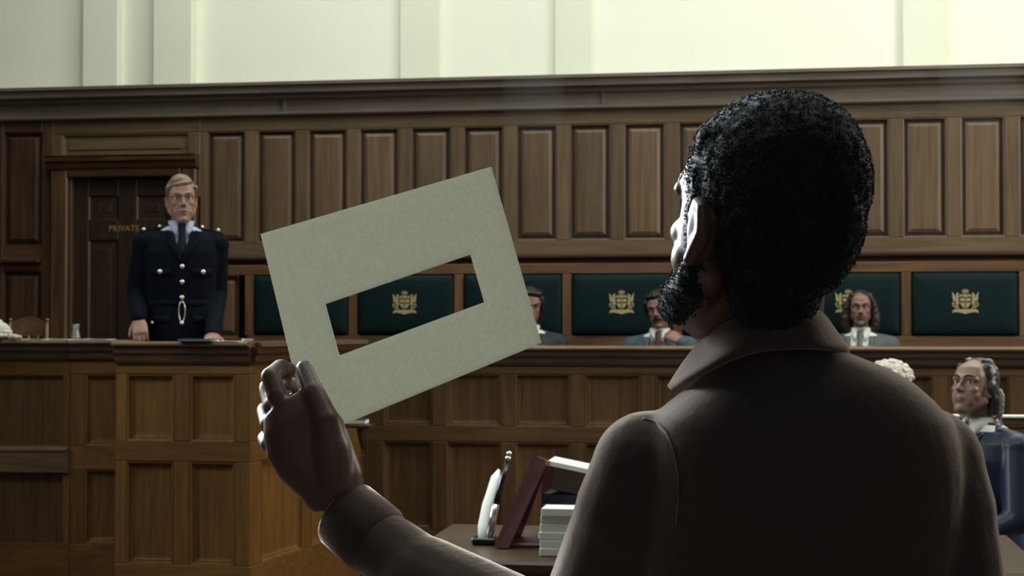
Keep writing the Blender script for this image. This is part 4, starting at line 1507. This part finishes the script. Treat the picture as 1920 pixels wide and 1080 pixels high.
# bracket shelf with a dark book on the side of the witness box
ps = onY(668, 790, 8.62)
sf = thing('bracket_shelf', 'small wooden bracket shelf against the bench corner below the card', 'shelf', (ps.x+0.02, ps.y, ps.z-0.035))
put_box(sf, (-0.09, -0.05, 0.0), (0.07, 0.06, 0.02), M['bench_dark'], 'shelf_board')
MB().add([V((-0.01, 0.06, 0)), V((-0.01, -0.04, 0)), V((-0.01, 0.06, -0.12)), V((0.01, 0.06, 0)), V((0.01, -0.04, 0)), V((0.01, 0.06, -0.12))],
         [(0, 1, 2), (5, 4, 3), (0, 3, 4, 1), (1, 4, 5, 2), (2, 5, 3, 0)]).build('bracket', M['bench_dark'], sf)
bk = thing('book', 'dark bound book lying on the small bracket shelf', 'book', (ps.x+0.01, ps.y, ps.z-0.0145))
put_box(bk, (-0.07, -0.045, 0), (0.055, 0.045, 0.004), M['navybook'], 'cover', 0.001)
put_box(bk, (-0.065, -0.04, 0.0042), (0.052, 0.042, 0.026), M['paper'], 'pages', 0.001)
put_box(bk, (-0.07, -0.045, 0.0262), (0.055, 0.045, 0.031), M['navybook'], 'cover', 0.001)
put_box(bk, (-0.073, -0.046, 0.0), (-0.0702, 0.046, 0.031), M['navybook'], 'spine', 0.001)

# ------------------------------------------------------------------ counsel table with its things
ZT = 0.84
DT = 4.8
tb0 = W(1180, 900, DT)
tab = thing('counsel_table', 'dark wooden counsel table in front of the man in overcoat', 'table', (tb0.x, tb0.y, 0))
put_box(tab, (-0.62, -0.42, ZT-0.04), (1.15, 0.38, ZT), M['bench_dark'], 'table_top', 0.008)
put_box(tab, (-0.54, -0.36, ZT-0.14), (1.07, -0.33, ZT-0.041), M['bench_dark'], 'apron')
put_box(tab, (-0.54, 0.29, ZT-0.14), (1.07, 0.32, ZT-0.041), M['bench_dark'], 'apron')
for x in (-0.55, 1.08):
    for y in (-0.35, 0.31):
        put_box(tab, (x-0.03, y-0.03, 0), (x+0.03, y+0.03, ZT-0.041), M['bench_dark'], 'leg', 0.006)


def TL(px, py, d):
    return W(px, py, d)


# open maroon document case: walls as thick slabs built between real points
def slab(pts, thick, dirv, name, mat, parent, off):
    dv = V(dirv)*thick
    p = [V(q)-off for q in pts]
    n = len(p)
    vs = p+[q+dv for q in p]
    fs = [tuple(range(n)), tuple(range(n, 2*n))[::-1]]+[(i, n+i, n+(i+1) % n, (i+1) % n) for i in range(n)]
    return MB().add(vs, fs).build(name, mat, parent)


cbase = TL(985, 1000, DT)
cbase = V((cbase.x, cbase.y, ZT+0.001))
case = thing('document_case', 'open maroon leather document case with slanting side on the counsel table', 'case', cbase)
zb0 = ZT+0.004
bl_ = TL(925, 1000, DT-0.10)
br_ = TL(1120, 1000, DT-0.10)
# slanting side: a leaning leather slab seen broadside
topa, topb = TL(999, 856, DT-0.02), TL(1024, 858, DT+0.12)
bota, botb = V((TL(925, 1000, DT-0.12).x, TL(925, 1000, DT-0.12).y, zb0)), V((TL(968, 1000, DT+0.06).x, TL(968, 1000, DT+0.06).y, zb0))
slab([bota, botb, topb, topa], 0.012, (1, 0.1, -0.05), 'side_wall', M['maroon'], case, cbase)
sp = MB()
off = cbase
eA, eB = topa, bota
slab([V((bota.x+0.012, bota.y+0.002, zb0)), V((bota.x+0.045, bota.y+0.0, zb0)), topa+V((0.045, 0.0, -0.012)), topa+V((0.012, 0.002, 0))], 0.012, (0, 1, 0), 'side_edge', M['maroon'], case, cbase)
put_box(case, (-0.06, -0.10, 0.0), (0.27, 0.20, 0.012), M['maroon'], 'base', 0.003)
put_box(case, (0.02, 0.185, 0.013), (0.27, 0.198, 0.22), M['maroon'], 'back_wall', 0.003)
# contents
cx = TL(1050, 920, DT+0.02)
o = thing('box_file', 'brown box file standing in the maroon case with papers on top', 'box file', (cx.x, cx.y+0.05, ZT+0.0155), math.radians(-4))
hB = TL(1050, 868, DT).z-ZT-0.0155
put_box(o, (-0.045, -0.09, 0), (0.125, 0.06, hB*0.60), M['navybook'], 'lower_box', 0.003)
put_box(o, (-0.04, -0.096, hB*0.20), (0.03, -0.0905, hB*0.46), M['bluelabel'], 'label_plate', 0.001)
lidm = Matrix.Rotation(math.radians(10), 4, 'Y')
MB().box((-0.045, -0.10, hB*0.64), (0.13, 0.07, hB*0.94), 0.003, Matrix.Translation((0, 0, 0.0)) @ lidm).build('lid', M['brownboard'], o)
ptop = W(1058, 853, DT)
pp = MB().box((-0.055, -0.10, 0.0), (0.075, 0.06, 0.014), 0.001, Matrix.Rotation(math.radians(11), 4, 'Y')).build('paper_stack', M['paper'])
pp.location = (ptop.x+0.012, ptop.y+0.02, cbase.z+hB*0.94+0.017)
tag(pp, 'thick wad of white papers on top of the brown box file', 'paper')
tg = MB().box((-0.007, -0.003, -0.006), (0.007, 0.003, 0.006), 0.001).build('mustard_tag', M['yellow'], pp)
tg.location = (-0.05, -0.104, 0.018)
p5 = W(1046, 942, DT-0.22)
hW = W(1046, 950, DT-0.22).z-ZT
ws = thing('paper_pile', 'uneven pile of white paper bundles in front of the maroon case', 'paper', (p5.x, p5.y, ZT+0.001))
for i in range(6):
    put_box(ws, (-0.045+rnd.uniform(-.004, .004), -0.05+rnd.uniform(-.004, .004), hW*i/6), (0.13+rnd.uniform(-.006, .006), 0.05+rnd.uniform(-.004, .004), hW*(i+1)/6-0.0008), M['paper'], 'paper_bundle', 0.0015)
# curled sheet and pen in stand
p6a = [W(x, y, DT+0.05) for x, y in ((932, 878), (906, 940), (897, 985))]
cs = MB()
rows = []
for a, b in (((934, 879), (936, 884)), ((921, 893), (938, 905)), ((911, 925), (930, 935)), ((904, 945), (925, 955)), ((896, 985), (922, 988))):
    rows.append([W(a[0], a[1], DT+0.08), W((a[0]+b[0])/2+2, (a[1]+b[1])/2, DT+0.05), W(b[0], b[1], DT+0.03)])
gb = W(908, 985, DT)
gb.z = ZT+0.001
zmin = min(p_.z for r in rows for p_ in r)
cs.loft([[p_-gb for p_ in r] for r in rows]+[[V((p_.x, p_.y, gb.z))-gb for p_ in rows[-1]]], cap=False, close=False)
o = link('curled_paper', with_mods(cs.mesh(), lambda ob: (setattr(ob.modifiers.new('s', 'SOLIDIFY'), 'thickness', 0.002),)), M['paper'])
o.location = gb
tag(o, 'curled white paper sticking up beside the black pen', 'paper')
q0, q1 = W(930, 945, DT-0.02), W(955, 850, DT)
bs = V((q0.x-0.02, q0.y, ZT+0.001))
pen = thing('desk_pen', 'black desk pen with silver tip slanting up from its holder', 'pen', bs)
MB().box((-0.05, -0.03, 0), (0.022, 0.03, 0.02), 0.004).build('holder_base', M['blackpen'], pen)
MB().tube([V((0, 0, 0.018)), q0-bs], [0.012, 0.011], 10).build('holder_socket', M['silver'], pen, True)
L = q1-q0
MB().tube([q0-bs, q0+L*0.25-bs, q0+L*0.85-bs], [0.010, 0.0085, 0.006], 10).build('pen_barrel', M['blackpen'], pen, True)
MB().tube([q0+L*0.86-bs, q0+L*0.94-bs], [0.0085, 0.008], 10).build('pen_band', M['silver'], pen, True)
MB().tube([q0+L*0.96-bs, q0+L*1.0-bs, q0+L*1.04-bs], [0.007, 0.0085, 0.004], 10).build('pen_tip', M['silver'], pen, True)
# pew behind the advocate
pp1, pp2 = W(1878, 778, 7.35), W(1990, 778, 7.35)
pew = thing('advocate_pew', 'wooden pew with pale moulded top rail behind the man in navy gown', 'pew', (pp1.x, pp1.y, 0))
zp = pp1.z
put_box(pew, (-0.22, -0.03, zp-0.014), (1.5, 0.03, zp), M['paper'], 'top_rail', 0.004)['label'] = 'pale top rail'
put_box(pew, (-0.22, -0.02, zp-0.06), (1.5, 0.02, zp-0.0145), M['seat_h'], 'rail')
put_box(pew, (-0.22, -0.015, 0.45), (1.5, 0.015, zp-0.0605), M['seat_h'], 'back_board')
put_box(pew, (-0.22, -0.30, 0.40), (1.5, 0.0, 0.445), M['seat_h'], 'seat')
for x in (-0.19, 0.6, 1.4):
    put_box(pew, (x-0.02, -0.27, 0), (x+0.02, 0.015, 0.40), M['seat_v'], 'support')

# ------------------------------------------------------------------ the card
CN = (-FW*1.0 + RT*(-0.22) + UP*(0.18)).normalized()
C0 = W(745, 560, 2.07)


def oncard(px, py):
    r = FW + RT*((px-960)/FPX) - UP*((py-540)/FPX)
    return CAM + r*((C0-CAM).dot(CN)/r.dot(CN))


outer = [oncard(*p) for p in ((489, 439), (921, 313), (1015, 643), (581, 822))]
inner = [oncard(*p) for p in ((610, 570), (882, 477), (908, 567), (636, 667))]
mid = sum(outer, V((0, 0, 0)))/4
cd = MB()
NS = 6
ro, ri = [], []
for i in range(4):
    for k in range(NS):
        ro.append(outer[i].lerp(outer[(i+1) % 4], k/NS)-mid)
        ri.append(inner[i].lerp(inner[(i+1) % 4], k/NS)-mid)
n = len(ro)
tk = CN*0.0012
vs = [p_+tk for p_ in ro]+[p_+tk for p_ in ri]+[p_-tk for p_ in ro]+[p_-tk for p_ in ri]
fs = []
for i in range(n):
    j = (i+1) % n
    fs += [(i, j, n+j, n+i), (2*n+i, 3*n+i, 3*n+j, 2*n+j), (i, 2*n+i, 2*n+j, j), (n+i, n+j, 3*n+j, 3*n+i)]
co = cd.add(vs, fs).build('card_mount', M['card'])
co.location = mid
tag(co, 'cream card with a slanted rectangular window cut out, held up in a raised hand', 'card')

# ------------------------------------------------------------------ man in the brown overcoat
DB = 1.66
fb = W(1450, 900, DB)
man_base = V((fb.x, fb.y, 0.0))
man = thing('person', 'bearded man with short afro in brown overcoat, seen from behind, holding up the card', 'person', man_base)
OFF = Matrix.Translation(-man_base)
L_ = lambda px, py, d: W(px, py, d)-man_base

# head: turned about 38 degrees to the left of the way he faces
hs = 1.055
hc = L_(1424, 442, 1.60)
fdir = FW.copy()
fdir.z = 0
fyaw = math.atan2(-fdir.x, fdir.y)
hm5 = Matrix.Translation(hc) @ Matrix.Rotation(fyaw+math.radians(28), 4, 'Z') @ Matrix.Rotation(math.radians(2), 4, 'Y') @ Matrix.Rotation(math.radians(11), 4, 'X')
body = MB()
head_prims(body, hm5, hs)
nk0, nk1 = L_(1432, 640, 1.655), L_(1436, 520, 1.63)
body.chain([L_(1440, 700, 1.68), nk0, nk1], [0.075, 0.062, 0.060])
zz_of = lambda py, d=DB: W(1450, py, d).z
# torso
R2 = Matrix.Rotation(fyaw, 4, 'Z')


def sec(py, xl, xr, depth, dcen, e=2.4, n=36):
    """horizontal section of the torso seen between two picture columns"""
    a, b = L_(xl, py, dcen), L_(xr, py, dcen)
    c = (a+b)/2
    w = (b-a).length/2
    rx = R2 @ V((1, 0, 0))
    ry = R2 @ V((0, 1, 0))
    r = []
    for k in range(n):
        t = 2*math.pi*k/n
        cc, q = math.cos(t), math.sin(t)
        r.append(c+rx*(w*math.copysign(abs(cc)**(2/e), cc))+ry*(depth*math.copysign(abs(q)**(2/e), q)))
    return r


def torso(mb, g):
    S = [(640, 1365, 1540, 0.054, 1.65), (662, 1350, 1590, 0.072, 1.655), (690, 1330, 1660, 0.090, 1.665), (715, 1306, 1704, 0.104, 1.67), (745, 1268, 1738, 0.116, 1.675), (785, 1218, 1775, 0.126, 1.68),
         (830, 1200, 1792, 0.128, 1.68), (880, 1195, 1800, 0.128, 1.68), (960, 1190, 1800, 0.126, 1.68), (1080, 1200, 1785, 0.120, 1.68), (1300, 1215, 1765, 0.115, 1.68)]
    rings = [sec(py, xl-g*1800, xr+g*1800, d+g, dc) for py, xl, xr, d, dc in S]
    # continue down to the hips
    last = rings[-1]
    cz = sum(last, V((0, 0, 0)))/len(last)
    for z, k in ((0.95, 1.04), (0.80, 1.10)):
        rings.append([V((cz.x+(p_.x-cz.x)*k, cz.y+(p_.y-cz.y)*k, z)) for p_ in last])
    mb.loft(rings[::-1])


torso(body, -0.014)
# arms: shoulder, elbow, wrist
lsh, lmd, lel, lwr = L_(1215, 874, 1.68), L_(1186, 965, 1.69), L_(1090, 1240, 1.80), L_(668, 985, 1.985)
rsh, rmd, rel, rwr = L_(1738, 868, 1.68), L_(1756, 965, 1.68), L_(1800, 1330, 1.66), L_(1790, 1330, 1.66)+V((0, 0.13, -0.24))
body.chain([lsh, lel, L_(760, 1060, 1.95), L_(650, 962, 1.99)], [0.045, 0.042, 0.036, 0.029])
body.chain([rsh, rel, rwr], [0.045, 0.042, 0.032])
hand_prims(body, rwr, (0.0, 0.25, -1), (0.9, -0.3, 0), 1, (0.3, 0.4, 0.3))
# left hand, palm away from the viewer, thumb in front of the card, fingers behind it
HD = 2.02
P5 = lambda px, py, d: L_(px, py, d)
palm = [((632, 948), 0.034, 0.026, 1.995), ((622, 910), 0.042, 0.028, 1.995), ((592, 862), 0.051, 0.029, 1.998), ((572, 822), 0.0535, 0.027, 2.0), ((553, 785), 0.046, 0.023, 2.005), ((535, 757), 0.034, 0.018, 2.012)]
rings = []
for i, ((px_, py_), w_, d_, dep) in enumerate(palm):
    c = P5(px_, py_, dep)
    a = palm[max(i-1, 0)]
    b = palm[min(i+1, len(palm)-1)]
    dv = (P5(*b[0], b[3])-P5(*a[0], a[3])).normalized()
    n_ = -FW
    n_ = (n_-dv*n_.dot(dv)).normalized()
    t_ = dv.cross(n_)
    rings.append([c+t_*math.cos(q)*w_+n_*math.sin(q)*d_ for q in [2*math.pi*k/20 for k in range(20)]])
body.loft(rings)
FGR = [
    # index
    ([(556, 800, 2.005), (520, 742, 2.010), (507, 706, 2.022), (527, 688, 2.055), (545, 694, 2.088)], [0.0150, 0.0135, 0.0125, 0.0110, 0.0090]),
    # middle
    ([(540, 810, 2.012), (512, 762, 2.025), (503, 728, 2.05), (530, 716, 2.095), (555, 722, 2.105)], [0.0150, 0.0135, 0.0125, 0.0110, 0.0090]),
    # ring
    ([(530, 826, 2.018), (505, 795, 2.04), (498, 770, 2.07), (528, 752, 2.11), (555, 750, 2.112)], [0.0145, 0.0130, 0.0120, 0.0105, 0.0085]),
    # little
    ([(530, 846, 2.02), (504, 832, 2.04), (497, 822, 2.07), (522, 800, 2.105), (545, 790, 2.112)], [0.0135, 0.0115, 0.0105, 0.0095, 0.0080]),
    # thumb
    ([(628, 905, 1.985), (622, 842, 1.978), (613, 790, 1.980), (588, 735, 1.998), (570, 690, 2.025)], [0.026, 0.0235, 0.0175, 0.0140, 0.0105]),
]
for pts, rs in FGR:
    body.chain([P5(*p_) for p_ in pts], rs, 12)
# hips and legs
for s in (-1, 1):
    hp = R2 @ V((s*0.09, 0.07, 0))+V((0, 0, 0.86))
    kn = R2 @ V((s*0.10, 0.09, 0))+V((0, 0, 0.48))
    an = R2 @ V((s*0.10, 0.06, 0))+V((0, 0, 0.09))
    body.chain([hp, kn, an], [0.10, 0.064, 0.045])
    body.chain([an, an+(R2 @ V((0, 0.14, -0.045)))], [0.044, 0.03])
    sh = MB().chain([an+(R2 @ V((0, -0.02, -0.045))), an+(R2 @ V((0, 0.17, -0.06)))], [0.045, 0.030])
    sh.v = [(x, y, max(z, 0.001)) for x, y, z in sh.v]
    sh.build('shoe', M['shoe'], man, True)
    MB().chain([hp, kn, an], [0.115, 0.085, 0.07]).build('trouser_leg', M['trousers'], man, True)
bme = fuse(body, 0.0033, 3)
inv5 = hm5.inverted()
tint(bme, lambda co: np.ones((len(co), 3), np.float32))
link('body', bme, M['skin_dark'], man)
head_extras(man, hm5, hs, 'hair_black')
# afro hair with many small curls
hb = MB()
H5 = lambda c: V(c)
hb.ell((0, -0.026, 0.064), (0.073, 0.082, 0.074), n=40, m=28)
hb.ell((0, -0.015, 0.054), (0.0785, 0.097, 0.081), n=40, m=28)
hb.ell((0, -0.034, 0.020), (0.066, 0.082, 0.080), n=32, m=20)
hb.ell((0, -0.034, -0.040), (0.044, 0.042, 0.05), n=28, m=18)
hb.ell((0, 0.012, 0.082), (0.054, 0.045, 0.034), n=28, m=18)
for s in (-1, 1):
    hb.chain([(s*0.062, 0.014, 0.085), (s*0.069, 0.010, 0.045), (s*0.067, 0.010, 0.005), (s*0.064, 0.008, -0.03)], [0.013, 0.010, 0.009, 0.009])
hb.v = [tuple(hm5 @ (V(v)*hs)) for v in hb.v]
hme = fuse(hb, 0.0032, 3)


fuzz(hme, 0.0021, 3.1)
afro = link('hair', hme, M['hair_afro'], man)


def curls(me, count, seed, r0, r1, name, parent, mat):
    """tiny loops of hair standing on the surface"""
    rg = random.Random(seed)
    me.calc_loop_triangles()
    tris = me.loop_triangles
    ar = np.array([t_.area for t_ in tris])
    cum = np.cumsum(ar)/ar.sum()
    vs, fs = [], []
    for _ in range(count):
        t_ = tris[int(np.searchsorted(cum, rg.random()))]
        a, b = rg.random(), rg.random()
        if a+b > 1:
            a, b = 1-a, 1-b
        q = [me.vertices[i].co for i in t_.vertices]
        p_ = q[0]+(q[1]-q[0])*a+(q[2]-q[0])*b
        nn = V(t_.normal)
        tg_ = nn.cross(V((rg.uniform(-1, 1), rg.uniform(-1, 1), rg.uniform(-1, 1))))
        if tg_.length < 1e-3:
            continue
        tg_.normalize()
        sd = nn.cross(tg_)
        r = rg.uniform(r0, r1)
        n0 = len(vs)
        wd_ = 0.00042
        for k in range(6):
            an_ = math.pi*1.35*k/5
            c = p_+nn*(r*(1-math.cos(an_))*0.75-0.001)+tg_*(r*math.sin(an_))+sd*(0.0016*k/5)
            vs += [c+sd*wd_, c-sd*wd_, c+nn*wd_*1.2+tg_*wd_]
        for k in range(5):
            for m_ in range(3):
                i0, i1 = n0+k*3+m_, n0+k*3+(m_+1) % 3
                fs.append((i0, i1, i1+3, i0+3))
    m2 = bpy.data.meshes.new(name)
    m2.from_pydata(vs, [], fs)
    o_ = link(name, m2, mat, parent)
    o_['kind'] = 'stuff'
    return o_


curls(hme, 12000, 5, 0.0013, 0.0027, 'curls', afro, M['hair_afro'])
# beard
bb = MB()
bb.chain([(-0.065, 0.002, -0.022), (-0.063, 0.004, -0.048), (-0.057, 0.028, -0.062), (-0.036, 0.064, -0.080), (0, 0.078, -0.088), (0.036, 0.064, -0.080), (0.057, 0.028, -0.062), (0.063, 0.004, -0.048), (0.065, 0.002, -0.022)], [0.010, 0.019, 0.020, 0.019, 0.018, 0.019, 0.020, 0.019, 0.010])
bb.chain([(-0.045, 0.050, -0.055), (-0.026, 0.080, -0.045), (0, 0.094, -0.036), (0.026, 0.080, -0.045), (0.045, 0.050, -0.055)], [0.014, 0.008, 0.007, 0.008, 0.014])
bb.v = [tuple(hm5 @ (V(v)*hs)) for v in bb.v]
bme2 = fuzz(fuse(bb, 0.0032, 2), 0.0022, 8.0)
brd = link('beard', bme2, M['hair_afro'], man)
curls(bme2, 3500, 9, 0.0014, 0.0028, 'beard_curls', brd, M['hair_afro'])

# overcoat body with set-in sleeves
ct = MB()
torso(ct, 0.0)
hem = []
ct.chain([lsh+V((0.03, 0, 0.0)), lsh, lmd, lel, L_(790, 1085, 1.93), L_(690, 1000, 1.98)], [0.055, 0.059, 0.063, 0.066, 0.054, 0.041])
ct.chain([rsh-V((0.03, 0, 0)), rsh, rmd, rel, rwr], [0.055, 0.059, 0.063, 0.066, 0.052])
cz = sum(sec(1300, 1215, 1765, 0.115, 1.68), V((0, 0, 0)))/36
ct.loft([[V((cz.x+math.cos(2*math.pi*k/32)*w_, cz.y+math.sin(2*math.pi*k/32)*d_, z)) for k in range(32)] for z, w_, d_ in ((0.42, 0.27, 0.22), (0.65, 0.245, 0.19), (0.88, 0.215, 0.16), (1.05, 0.18, 0.13))])
cme = fuse(ct, 0.006, 5)
link('overcoat', cme, M['coat'], man)
# raised seam where the left sleeve is set in, following the coat surface
bvh = BVHTree.FromPolygons([v.co for v in cme.vertices], [p_.vertices for p_ in cme.polygons])


def on_coat(px, py, lift=0.001):
    o_ = CAM-man_base
    r = (FW + RT*((px-960)/FPX) - UP*((py-540)/FPX)).normalized()
    h = bvh.ray_cast(o_, r)
    return h[0]-r*lift if h[0] is not None else None


def seam(pixels, name, r=0.0022, lift=0.0005):
    pts = []
    for i in range(len(pixels)-1):
        for k in range(4):
            u = k/4
            q = on_coat(pixels[i][0]*(1-u)+pixels[i+1][0]*u, pixels[i][1]*(1-u)+pixels[i+1][1]*u, lift)
            if q is not None:
                pts.append(q)
    if len(pts) > 3:
        MB().tube(pts, r, 6).build(name, M['coat'], man, True)


seam([(1205, 786), (1232, 792), (1252, 812), (1266, 845), (1274, 890), (1275, 940), (1268, 1000)], 'shoulder_seam', 0.0022, -0.0012)
# collar: fold line, outer edge and stand as smooth curves around the neck
fold = [(1258, 710, 1.735), (1280, 674, 1.700), (1312, 634, 1.655), (1352, 604, 1.605), (1398, 586, 1.576), (1450, 577, 1.564), (1500, 573, 1.568), (1536, 576, 1.600), (1545, 592, 1.655), (1525, 618, 1.715)]
outer_ = [(1248, 724, 1.720), (1272, 714, 1.645), (1316, 692, 1.590), (1362, 672, 1.563), (1408, 662, 1.552), (1455, 657, 1.548), (1510, 655, 1.550), (1560, 654, 1.572), (1597, 656, 1.625), (1590, 676, 1.700)]
inner_ = [(1300, 700, 1.735), (1316, 668, 1.700), (1340, 640, 1.665), (1372, 618, 1.625), (1408, 604, 1.600), (1450, 598, 1.590), (1490, 598, 1.595), (1515, 602, 1.620), (1515, 616, 1.660), (1500, 636, 1.710)]
clr = MB()


def spl(pts, n):
    P = [L_(*p_) for p_ in pts]
    out = []
    m = len(P)
    for i in range(n):
        u = i/(n-1)*(m-1)
        k = min(int(u), m-2)
        f = u-k
        p0, p1, p2, p3 = P[max(k-1, 0)], P[k], P[k+1], P[min(k+2, m-1)]
        out.append(p1*1.0+(p2-p0)*0.5*f+(p0*2-p1*5+p2*4-p3)*0.5*f*f+(p1*3-p0-p2*3+p3)*0.5*f*f*f)
    return out


NC = 40
fo_, ou_, in_ = spl(fold, NC), spl(outer_, NC), spl(inner_, NC)
rows = []
for i in range(NC):
    A, B, Cc = fo_[i], ou_[i], in_[i]
    nn = (A-(A+B)/2)
    mid_ = (A+B)/2+(-FW*0.004)
    rows.append([Cc, Cc.lerp(A, 0.6), A, A.lerp(mid_, 0.55)-FW*0.003, mid_, B.lerp(mid_, 0.4)-FW*0.001, B])
clr.loft(rows, cap=False, close=False)


def cmods(o):
    s = o.modifiers.new('s', 'SOLIDIFY')
    s.thickness = 0.010
    s.offset = -1
    b = o.modifiers.new('b', 'SUBSURF')
    b.levels = 2


link('coat_collar', with_mods(clr.mesh(), cmods), M['coat'], man)
# cuff opening at the raised wrist
wv = (L_(690, 1000, 1.98)-L_(790, 1085, 1.93)).normalized()
cc = L_(690, 1000, 1.98)+wv*0.038
a_ = wv.cross(V((0, 0, 1))).normalized()
b_ = wv.cross(a_)
cfm = MB()
ring = lambda o_, r_: [cc+wv*o_+(a_*math.cos(q)+b_*math.sin(q))*r_ for q in [2*math.pi*k/28 for k in range(28)]]
cfm.loft([ring(-0.06, 0.043), ring(-0.05, 0.0465), ring(0.002, 0.0455), ring(0.006, 0.0435), ring(0.003, 0.041), ring(-0.03, 0.040)], cap=False)
cfm.build('cuff', M['coat'], man, True)

# ------------------------------------------------------------------ shaft haze volumes shaped and graded to imitate light shafts by the end wall


def shaft_haze_mat():
    m = bpy.data.materials.new('shaft haze')
    m.use_nodes = True
    nt = m.node_tree
    nt.nodes.remove(nt.nodes['Principled BSDF'])
    sc = node(nt, 'ShaderNodeVolumeScatter')
    sc.inputs['Color'].default_value = (0.80, 0.90, 1.0, 1)
    tc = node(nt, 'ShaderNodeTexCoord')
    sx_ = node(nt, 'ShaderNodeSeparateXYZ')
    nt.links.new(tc.outputs['Object'], sx_.inputs[0])
    mr = node(nt, 'ShaderNodeMapRange')
    mr.inputs['From Min'].default_value = 0.0
    mr.inputs['From Max'].default_value = 0.9
    mr.inputs['To Min'].default_value = 0.0
    mr.inputs['To Max'].default_value = 0.22  # density grows upward, standing in for the brighter top of a shaft
    nt.links.new(sx_.outputs['Z'], mr.inputs['Value'])
    nt.links.new(mr.outputs[0], sc.inputs['Density'])
    nt.links.new(sc.outputs[0], nt.nodes['Material Output'].inputs['Volume'])
    return m


hzm = shaft_haze_mat()
for px, w_, lab in ((1000, 0.20, 'faint bluish light shaft shaped from haze in front of the cornice above the card'), (1835, 0.24, 'faint bluish light shaft shaped from haze in front of the cornice at the right corner')):
    q = onY(px, 200, 9.9)
    hz = MB().loft([[V((w_*math.cos(2*math.pi*k/20), 0.22*math.sin(2*math.pi*k/20), z)) for k in range(20)] for z in (0.0, 1.2, 3.0)])
    o = hz.build('haze', hzm)
    o.location = (q.x, q.y, 2.55)
    o['kind'] = 'stuff'
    tag(o, lab, 'haze', 'haze shaped as light shafts')

bpy.context.view_layer.update()
